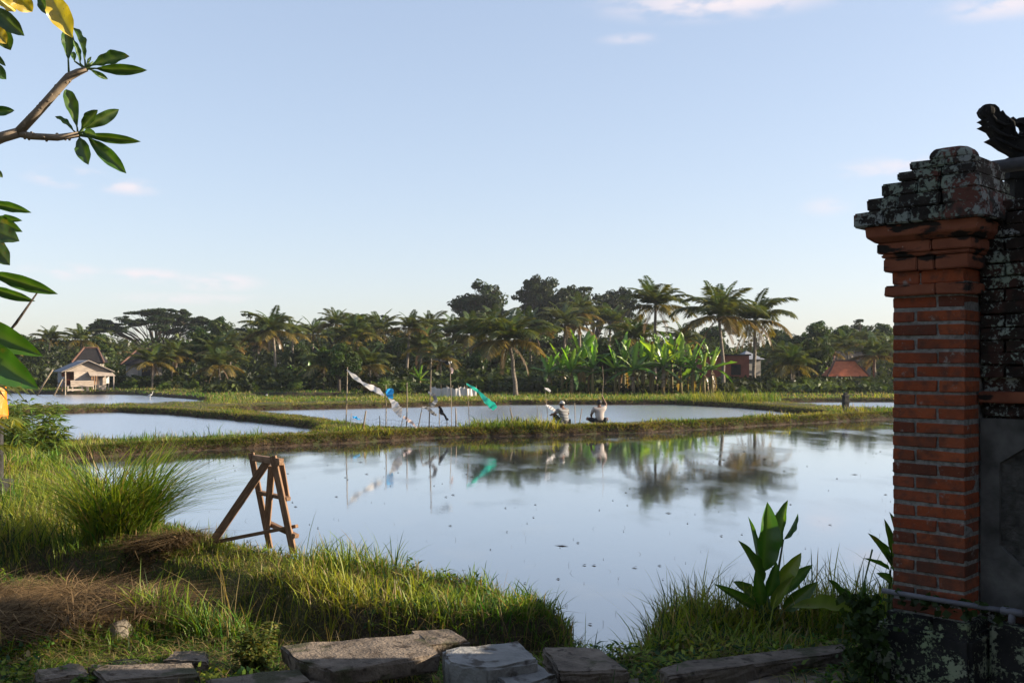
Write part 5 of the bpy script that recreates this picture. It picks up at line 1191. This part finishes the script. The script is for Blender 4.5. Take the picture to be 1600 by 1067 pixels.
e = empty('ginger_plant', (xb, Yg, gz(xb, Yg)), 0, 'broad leaved ginger plant standing in the shade at the right shore', 'plant')
for i, (ub, vb, ut, vt, wpx, me, dy, roll) in enumerate([(1192, 893, 1203, 786, 37, LG, .0, .2), (1212, 878, 1226, 780, 27, LG, .1, -.7), (1190, 915, 1160, 843, 20, LG, -.05, .5), (1214, 912, 1252, 866, 24, LGy, -.1, .3), (1222, 930, 1268, 880, 22, LG, .05, -.3),
     (1224, 952, 1276, 910, 24, LG, -.15, .2), (1186, 952, 1120, 912, 16, LG, -.1, -.2), (1184, 938, 1148, 906, 22, LG, .05, .3), (1224, 842, 1250, 803, 10, LG, .1, .9), (1186, 902, 1174, 806, 7, LG, .15, .3), (1200, 930, 1214, 880, 22, LG, -.1, .1), (1206, 950, 1236, 900, 18, LGy, -.12, -.4), (1190, 945, 1182, 890, 20, LG, -.08, -.3)]):
    a = S3(ub, vb, Yg + dy); b = S3(ut, vt, Yg + dy * 1.6 - .04); leaf_at(e, a, b, wpx * Yg / FP, me, roll=roll)
    tubeo(e, 'stem', [(xb + .008 * (i - 6), Yg + dy * .3, gz(xb, Yg) - .02), (a.x * .7 + (xb + .01 * (i - 6)) * .3, a.y, a.z * .6 + gz(xb, Yg) * .4), tuple(a)], [.012, .010, .006], M['gstem'], 6)
xb2 = px(1330, 6.6)
e = empty('big_leaf_plant', (xb2, 6.6, gz(xb2, 6.6)), 0, 'low plant with one broad yellowish leaf beside the pillar foot', 'plant')
for (ub, vb, ut, vt, wpx, me, dy, roll) in [(1338, 958, 1242, 938, 34, LGy, 0, .0), (1335, 965, 1300, 900, 14, LG, .1, .2), (1340, 960, 1352, 905, 12, LG, .1, .2)]:
    a = S3(ub, vb, 6.6 + dy); leaf_at(e, a, S3(ut, vt, 6.6 + dy - .1), wpx * 6.6 / FP, me, roll=roll, face=(0, -.5, 1)); tubeo(e, 'stem', [(xb2, 6.6, gz(xb2, 6.6)), tuple(a)], [.01, .006], M['gstem'], 6)
xb3 = px(1385, 5.75)
e = empty('leafy_sprout', (xb3, 5.75, gz(xb3, 5.75)), 0, 'leafy sprout growing against the left edge of the pillar', 'plant')
for (ub, vb, ut, vt, wpx, roll) in [(1392, 884, 1361, 832, 15, .2), (1398, 878, 1384, 812, 13, -.2), (1404, 872, 1396, 800, 12, .5), (1390, 890, 1352, 870, 7, .1), (1402, 900, 1386, 862, 16, .1), (1394, 910, 1372, 894, 14, .1)]:
    a = S3(ub, vb, 5.7); leaf_at(e, a, S3(ut, vt, 5.65), wpx * 5.7 / FP, LG, roll=roll); tubeo(e, 'stem', [(xb3, 5.75, gz(xb3, 5.75)), (a.x, a.y + .03, a.z - .2), tuple(a)], [.008, .007, .004], M['gstem'], 6)
# creeper on the pillar foot
r = np.random.default_rng(17); n = 700
t = r.random(n); hx = -.47 + .07 * r.normal(size=n); hz = .02 + .62 * t ** .8 + .02; hy = -.12 - .06 * r.random(n)
far = r.random(n) < .12; hx = np.where(far, r.uniform(-.35, .25, n), hx); hz = np.where(far, .60 + .10 * r.random(n), hz); hy = np.where(far, -.05 - .03 * r.random(n), hy)
P_ = np.stack([hx, hy, hz], 1); V, F, C = leaf_cards((0, 0, 0), (.001,) * 3, n, .042, (.03, .058, .016), r, .3)
d_ = V.reshape(n, 4, 3); d_[:, [1, 3]] *= 1.7; V = d_.reshape(-1, 3) + np.repeat(P_, 4, 0)
e = empty('creeper', (*W2(0, 0), ZB), PRZ, 'dark creeper climbing the lower left corner of the pillar', 'creeper'); obj('foliage', np_mesh('creeper_leaves', V, F, C), M['leaf'], e)
MB().tube([(-.5, -.11, 0), (-.46, -.12, .3), (-.52, -.10, .6), (-.45, -.09, .9)], .005, 5).build('stem', M['gstem'], e)
# bamboo-leaved bush on the left bank
def leafy(name, label, x, y, w_, h_, n, L, wd, col, seed, cat='bush', me_mat='leaf', up=.4, droop=.3):
    r = np.random.default_rng(seed); z = gz(x, y); e = empty(name, (x, y, z), 0, label, cat); mb = MB(); k = 16
    base = r.uniform(-.15, .15, (k, 2)) * w_; tops = np.stack([r.uniform(-.5, .5, k) * w_, r.uniform(-.4, .4, k) * w_, h_ * r.uniform(.55, 1, k)], 1)
    for i in range(k): mb.tube([(base[i, 0], base[i, 1], -.03), (base[i, 0] * .6 + tops[i, 0] * .4, base[i, 1] * .6 + tops[i, 1] * .4, tops[i, 2] * .6), tuple(tops[i])], [.012 * h_, .009 * h_, .004 * h_], 5)
    i = r.integers(0, k, n); t = r.uniform(.15, 1, n)[:, None]; b3 = np.concatenate([base, np.zeros((k, 1))], 1)
    p = b3[i] * (1 - t) + tops[i] * t; a = r.uniform(0, 6.28, n); d = np.stack([np.cos(a), np.sin(a), r.uniform(-droop, up, n)], 1); d /= np.linalg.norm(d, axis=1)[:, None]
    s = np.cross(d, np.array([0, 0, 1.0]) + r.normal(0, .4, (n, 3))); s /= np.linalg.norm(s, axis=1)[:, None]; ll = (L * r.uniform(.6, 1.3, n))[:, None]
    p = p + d * .02; m1 = p + d * ll * .4 + np.array([0, 0, .06]) * ll; tp = p + d * ll - np.array([0, 0, .15]) * ll
    V = np.stack([p, m1 + s * ll * wd * .5, tp, m1 - s * ll * wd * .5], 1).reshape(-1, 3)
    C = np.repeat(np.array(col) * r.uniform(.6, 1.5, n)[:, None] * np.stack([r.uniform(.8, 1.6, n), np.ones(n), np.ones(n)], 1), 4, 0)
    obj('foliage', np_mesh(name, V, [np.arange(n)[:, None] * 4 + np.array([[0, 1, 2, 3]])], C), M[me_mat], e); mb.build('stem', M['gstem'], e); return e
leafy('leafy_bush', 'bright green long leaved bush on the left bank', px(58, 23.5), 23.5, 1.5, 1.85, 2300, .32, .16, (.085, .145, .022), 3)
leafy('leafy_bush', 'lower leafy bush at the left edge, beside the orange cloth', px(20, 22), 22, 1.1, 1.2, 900, .30, .12, (.075, .13, .022), 4)
leafy('small_weed', 'small leaved weed growing between the slabs at lower left', px(398, 5.75), 5.75, .36, .30, 1500, .035, .55, (.085, .12, .025), 5, 'weed')
leafy('small_weed', 'low leafy weed at the bottom edge, left of the brown slabs', px(108, 5.35), 5.35, .3, .13, 420, .045, .6, (.07, .13, .025), 6, 'weed')
leafy('small_weed', 'tiny weed at the right end of the long brown slab, lower left', px(300, 5.3), 5.3, .18, .10, 160, .04, .6, (.085, .14, .025), 7, 'weed')
leafy('small_weed', 'yellowish weed hanging beside the brown slab', px(478, 5.45), 5.45, .16, .12, 130, .05, .5, (.14, .15, .03), 8, 'weed')

# frangipani reaching in at the upper left
Yf = 5.6; xf = -3.75
e = empty('frangipani_tree', (xf, Yf, gz(xf, Yf)), 0, 'frangipani tree branch with clusters of leathery leaves at upper left', 'tree')
def SF(u, v, dy=0.0): return S3(u, v, Yf + dy)
tubeo(e, 'trunk', [(xf, Yf, gz(xf, Yf) - .1), (xf + .05, Yf, 1.6), (xf - .02, Yf, 2.7), (xf + .1, Yf, 3.3)], [.13, .11, .09, .06], M['smooth_bark'], 10)
J0 = (xf + .02, Yf, 3.05)
tubeo(e, 'branch', [J0, SF(-130, 262), SF(-40, 232), SF(5, 214), SF(30, 207)], [.055, .042, .036, .031, .029], M['smooth_bark'], 10)
b1 = [SF(28, 208), SF(62, 172), SF(90, 140), SF(108, 120), SF(122, 113), SF(136, 108)]; b2 = [SF(28, 208), SF(50, 213), SF(90, 215), SF(124, 210)]
b1 = [Vector(p) for p in b1]
tubeo(e, 'branch', b1, [.027, .025, .024, .024, .021, .015], M['smooth_bark'], 10); tubeo(e, 'branch', b2, [.022, .019, .019, .016], M['smooth_bark'], 10)
mb = MB(); rr = random.Random(8); org = Vector(e.location)
for (bb, k) in ((b1[:4], 26), ([Vector(p) for p in b2], 16)):      # leaf scars
    for i in range(k):
        t = rr.random() * (len(bb) - 1); j = min(int(t), len(bb) - 2); p = bb[j].lerp(bb[j + 1], t - j) - org; a = rr.uniform(0, 6.28)
        d = (bb[j + 1] - bb[j]).normalized(); s_ = d.cross(Vector((0, 1, 0))).normalized() * math.cos(a) + Vector((0, 1, 0)) * math.sin(a)
        MB().tube([tuple(p + s_ * .014), tuple(p + s_ * .026)], [.011, .006], 6).build('leaf_scar', M['smooth_bark'], e)
TIPS = [(134, 108), (122, 211), (108, 118), (74, -16), (-20, 15), (-22, 177), (-20, 92), (-14, 262)]
def fl(ub, vb, ut, vt, wpx, dy0=0, dy1=0, me=LF, roll=0.0, face=(.2, -1, .5)):
    a = SF(ub, vb, dy0); b = SF(ut, vt, dy1); leaf_at(e, a, b, wpx * Yf / FP, me, roll=roll, face=face)
    tp = min(TIPS, key=lambda q: (q[0] - ub) ** 2 + (q[1] - vb) ** 2); t3 = SF(*tp); m_ = a.lerp(b, .16)
    tubeo(e, 'petiole', [tuple(t3), tuple(t3.lerp(a, .6)), tuple(a), tuple(m_)], [.0075, .006, .005, .003], M['gstem'], 6)
for q in [(107, 95, 105, 42, 19, 0, .05, LF, .3), (133, 95, 119, 36, 13, 0, .1, LF, .7), (126, 100, 117, 62, 9, 0, -.05, LF, .6), (117, 96, 114, 80, 8), (142, 103, 197, 84, 24, 0, -.05, LF, .2), (148, 107, 224, 110, 17, 0, -.05, LF, .8), (140, 108, 169, 124, 8, 0, .05, LF, .6), (136, 104, 142, 88, 5),
          (121, 200, 104, 134, 20, 0, .05, LF, .2), (116, 205, 87, 178, 11, 0, 0, LF, .4), (127, 203, 149, 172, 18, 0, -.06, LF, .3), (128, 202, 186, 172, 19, 0, .03, LF, .8), (128, 210, 214, 221, 15, 0, -.03, LF, .7), (137, 214, 193, 266, 22, 0, -.05, LF, .3), (124, 214, 135, 252, 22, 0, -.1, LF, .2), (130, 206, 147, 210, 14, 0, -.1, LF, .5),
          (76, -14, 108, 50, 34, 0, -.05, LFy, .2), (60, -10, 74, 22, 16, 0, 0, LF, .5), (10, -25, 50, 20, 30, 0, .1, LFy, .6), (-8, 20, 14, 78, 28, 0, .05, LF, .3), (-12, 10, 32, 52, 26, 0, -.05, LF, .5), (-15, -8, 28, 15, 24, 0, .1, LFy, .3), (-20, 95, 8, 122, 20, 0, 0, LF, .3), (-22, 176, 20, 172, 15, 0, 0, LF, .6), (-12, 262, 4, 276, 9),
          (-12, 40, 8, 66, 22, -.1, -.1, LFy, .3), (-25, 80, 8, 100, 12)]: fl(*q)
tubeo(e, 'branch', [J0, SF(-170, 60), SF(-60, -40), SF(60, -25), SF(74, -16)], [.05, .035, .026, .018, .012], M['smooth_bark'], 8)
tubeo(e, 'branch', [J0, SF(-150, 130), SF(-70, 30), SF(-20, 15)], [.04, .03, .024, .015], M['smooth_bark'], 8); tubeo(e, 'branch', [J0, SF(-130, 200), SF(-40, 178), SF(-22, 177)], [.035, .022, .014, .01], M['smooth_bark'], 8)
tubeo(e, 'branch', [SF(-170, 60), SF(-60, 90), SF(-20, 92)], [.02, .014, .008], M['smooth_bark'], 8)
tubeo(e, 'branch', [SF(-40, 232), SF(-28, 250), SF(-14, 262)], [.016, .012, .008], M['smooth_bark'], 8)
for (u_, v_, u2, v2) in ((132, 108, 146, 96), (134, 109, 140, 92), (121, 211, 133, 199)): tubeo(e, 'leaf_bud', [SF(u_, v_), SF((u_ + u2) / 2, (v_ + v2) / 2 + 1), SF(u2, v2)], [.013, .009, .002], M['gstem'], 8)
# broad leaved shrub at the left edge
Yk = 5.0; xk = -3.05
e = empty('broad_leaf_shrub', (xk, Yk, gz(xk, Yk)), 0, 'dark broad leaved shrub hanging in from the left edge', 'shrub')
def SK(u, v, dy=0.0): return S3(u, v, Yk + dy)
for (ub, vb, ut, vt, wpx, dy, roll, me) in [(-22, 316, 41, 329, 15, 0, .3, LF), (-24, 338, 28, 358, 20, 0, .2, LF), (-15, 345, 28, 342, 14, .1, .2, LF), (-22, 356, 24, 372, 30, -.05, .1, LF), (-16, 370, 10, 410, 30, -.05, .2, LF), (-20, 424, 80, 456, 22, 0, .3, LF), (-24, 446, 46, 469, 16, .05, .4, LF), (-50, 508, 60, 552, 42, -.2, .1, LG), (-44, 540, 54, 604, 52, -.25, .15, LG)]:
    a = SK(ub, vb, dy); leaf_at(e, a, SK(ut, vt, dy - .08), wpx * Yk / FP, me, roll=roll, face=(.1, -1, .35)); tubeo(e, 'stem', [(xk, Yk, gz(xk, Yk) - .05), (xk - .02, Yk, a.z * .6), (xk + .05, Yk + dy * .5, a.z - .1), tuple(a)], [.016, .014, .010, .005], M['gstem'], 6)
tubeo(e, 'stalk', [(xk, Yk, gz(xk, Yk)), SK(-30, 570), SK(25, 505), SK(62, 452)], [.012, .010, .008, .004], M['bark'], 6)
# areca fronds at the left edge
xa, Ya = px(-75, 9.0), 9.0
e = empty('areca_palm', (xa, Ya, gz(xa, Ya)), 0, 'golden fronds of a small palm at the left edge', 'palm')
MB().tube([(0, 0, -.1), (.02, 0, .8), (.03, 0, 1.6)], [.05, .04, .03], 8).build('trunk', M['gstem'], e, smooth=True)
GF = [np_mesh('areca_frond', *frond_arrays(1, R(55), R(95), 26, (.10, .13, .02), (.34, .26, .05), s_, .5, .38)) for s_ in (61, 62)]
for i, (a, L, tl, zz) in enumerate([(.15, .85, .2, 1.55), (-.3, .75, -.3, 1.4), (.6, .7, .2, 1.3), (2.2, .8, 0, 1.5), (3.4, .8, 0, 1.5), (4.4, .75, 0, 1.5), (-.1, .72, .1, 1.05)]): obj('frond', GF[i % 2], M['palm'], e, (.03, 0, zz), (tl, -.25 + .2 * (i % 2), a), L)
# shrine post wrapped in an orange cloth at the left edge
xo, Yo2 = px(-7, 13.0), 13.0
e = empty('cloth_wrapped_shrine', (xo, Yo2, gz(xo, Yo2)), 0, 'shrine post wrapped in an orange cloth at the left edge', 'shrine')
MB().box((0, 0, .1), (.34, .34, .3)).build('base', M['lava'], e, bevel=.02); MB().tube([(0, 0, .2), (0, 0, 1.5)], [.10, .09], 8).build('post', M['lava'], e)
M['orange'] = plastic('orange_cloth', (.85, .24, .02), .25); mb = MB(); k = 28
zt_, zb_ = pz(603, Yo2) - gz(xo, Yo2), pz(655, Yo2) - gz(xo, Yo2)
for i, t in enumerate([0, .15, .35, .6, .85, 1]):
    for j in range(k): a = 6.283 * j / k; rr_ = .125 + .012 * math.sin(j * 2.1 + i) + .02 * t * math.sin(j * .9); mb.v.append((rr_ * math.cos(a), rr_ * math.sin(a), zt_ + (zb_ - zt_) * t - (.10 * math.sin(a * .5) ** 2 if i == 5 else 0)))
for i in range(5):
    for j in range(k): j2 = (j + 1) % k; mb.f.append([i * k + j, i * k + j2, (i + 1) * k + j2, (i + 1) * k + j])
mb.build('cloth', M['orange'], e, smooth=True); MB().box((0, 0, zt_ + .03), (.28, .28, .07)).build('cap', M['lava'], e, bevel=.01)
# flotsam and single rice shoots on the pond
r = np.random.default_rng(23); n = 220; y = 9 * (33 / 9) ** r.random(n); x = r.uniform(-.36, .40, n) * y; ok = sd_poly(x, y, MAIN) > .5; x, y = x[ok], y[ok]; n = len(x)
s = .008 * r.lognormal(0, .6, n) * (y / 12) ** .5; a = r.uniform(-.5, .5, n); el = r.uniform(.8, 3.2, n)
dx = np.stack([np.cos(a), np.sin(a), 0 * a], 1) * (s * el)[:, None]; dy = np.stack([-np.sin(a), np.cos(a), 0 * a], 1) * (s * .8)[:, None]; p = np.stack([x, y, np.full(n, .004)], 1); up = np.array([0, 0, .012])
V = np.stack([p - dx, p - dy * .7 + up, p + dx * .8 + up * r.random(n)[:, None], p + dy], 1).reshape(-1, 3); C = np.repeat(np.array([.05, .042, .03]) * r.uniform(.4, 1.5, n)[:, None], 4, 0)
fl_ = (V, [np.arange(n)[:, None] * 4 + np.array([[0, 1, 2, 3]])], C)
n = 130; y = 9 * (24 / 9) ** r.random(n); x = r.uniform(-.3, .42, n) * y; ok = sd_poly(x, y, MAIN) > .4; x, y = x[ok], y[ok]; n = len(x)
sh = blades(np.stack([x, y, np.zeros(n) - .01], 1), r.uniform(.03, .09, n), np.full(n, .004), r.uniform(.2, 1.4, n), cols=np.tile(np.array([.05, .05, .02]), (n, 1)))
V, F, C = merge([fl_, sh]); tag(obj('flotsam', np_mesh('flotsam', V, F, C), M['straw']), 'scattered plant scraps and shoots floating on the near pond', 'flotsam', kind='stuff')

# unseen house and trees behind the viewer, added to cut the foreground's sky light
e = empty('house', (-1.0, -9.5, gz(-1, -9.5)), R(4), 'unseen dark timber house added behind the viewpoint to cut sky light', 'house')
MB().box((0, 0, 1.7), (12, 6, 3.4)).build('wall', M['wood'], e)
mb = MB(); mb.v = [(-7.4, -4.4, 3.1), (7.4, -4.4, 3.1), (7.4, 4.4, 3.1), (-7.4, 4.4, 3.1), (-3.6, 0, 6.4), (3.6, 0, 6.4)]; mb.f = [[0, 1, 5, 4], [1, 2, 5], [2, 3, 4, 5], [3, 0, 4], [3, 2, 1, 0]]; mb.build('roof', M['tile'], e)
MB().box((-1.5, 3.03, 1.05), (1.0, .06, 2.1)).build('door', M['plank'], e)
for x in (-4, 2.5): MB().box((x, 3.03, 1.6), (1.3, .06, 1.1)).build('window', M['tile'], e)
for i, (x, y, k, sc_, lab) in enumerate([(-8.5, -2.5, 'bushy', 1.5, 'unseen tree added left behind the viewpoint to cut sky light'), (8.0, -5.5, 'bushy', 1.6, 'unseen tree added right behind the viewpoint to cut sky light'), (-12.5, 2.0, 'bushy', 1.4, 'unseen tree added far left beside the viewpoint to cut sky light')]):
    e = empty('added_shade_tree', (x, y, gz(x, y)), i * 1.7, lab, 'tree'); obj('crown', TV[k][0], M['leaf'], e, scale=sc_); obj('trunk', TV[k][1], M['bark'], e, scale=sc_)
# ------------------------------------------------------------------ air
HAZE = 0.00022
if HAZE:
    me = MB().box((0, 92, 8.4), (330, 250, 21)).mesh('haze'); g = NT('haze'); pv = g.n('VolumePrincipled'); pv.inputs['Color'].default_value = (.82, .89, 1, 1); pv.inputs['Density'].default_value = HAZE; pv.inputs['Anisotropy'].default_value = .2
    g.l(pv.outputs[0], g.o.inputs['Volume']); o = obj('haze', me, g.m); tag(o, kind='stuff')
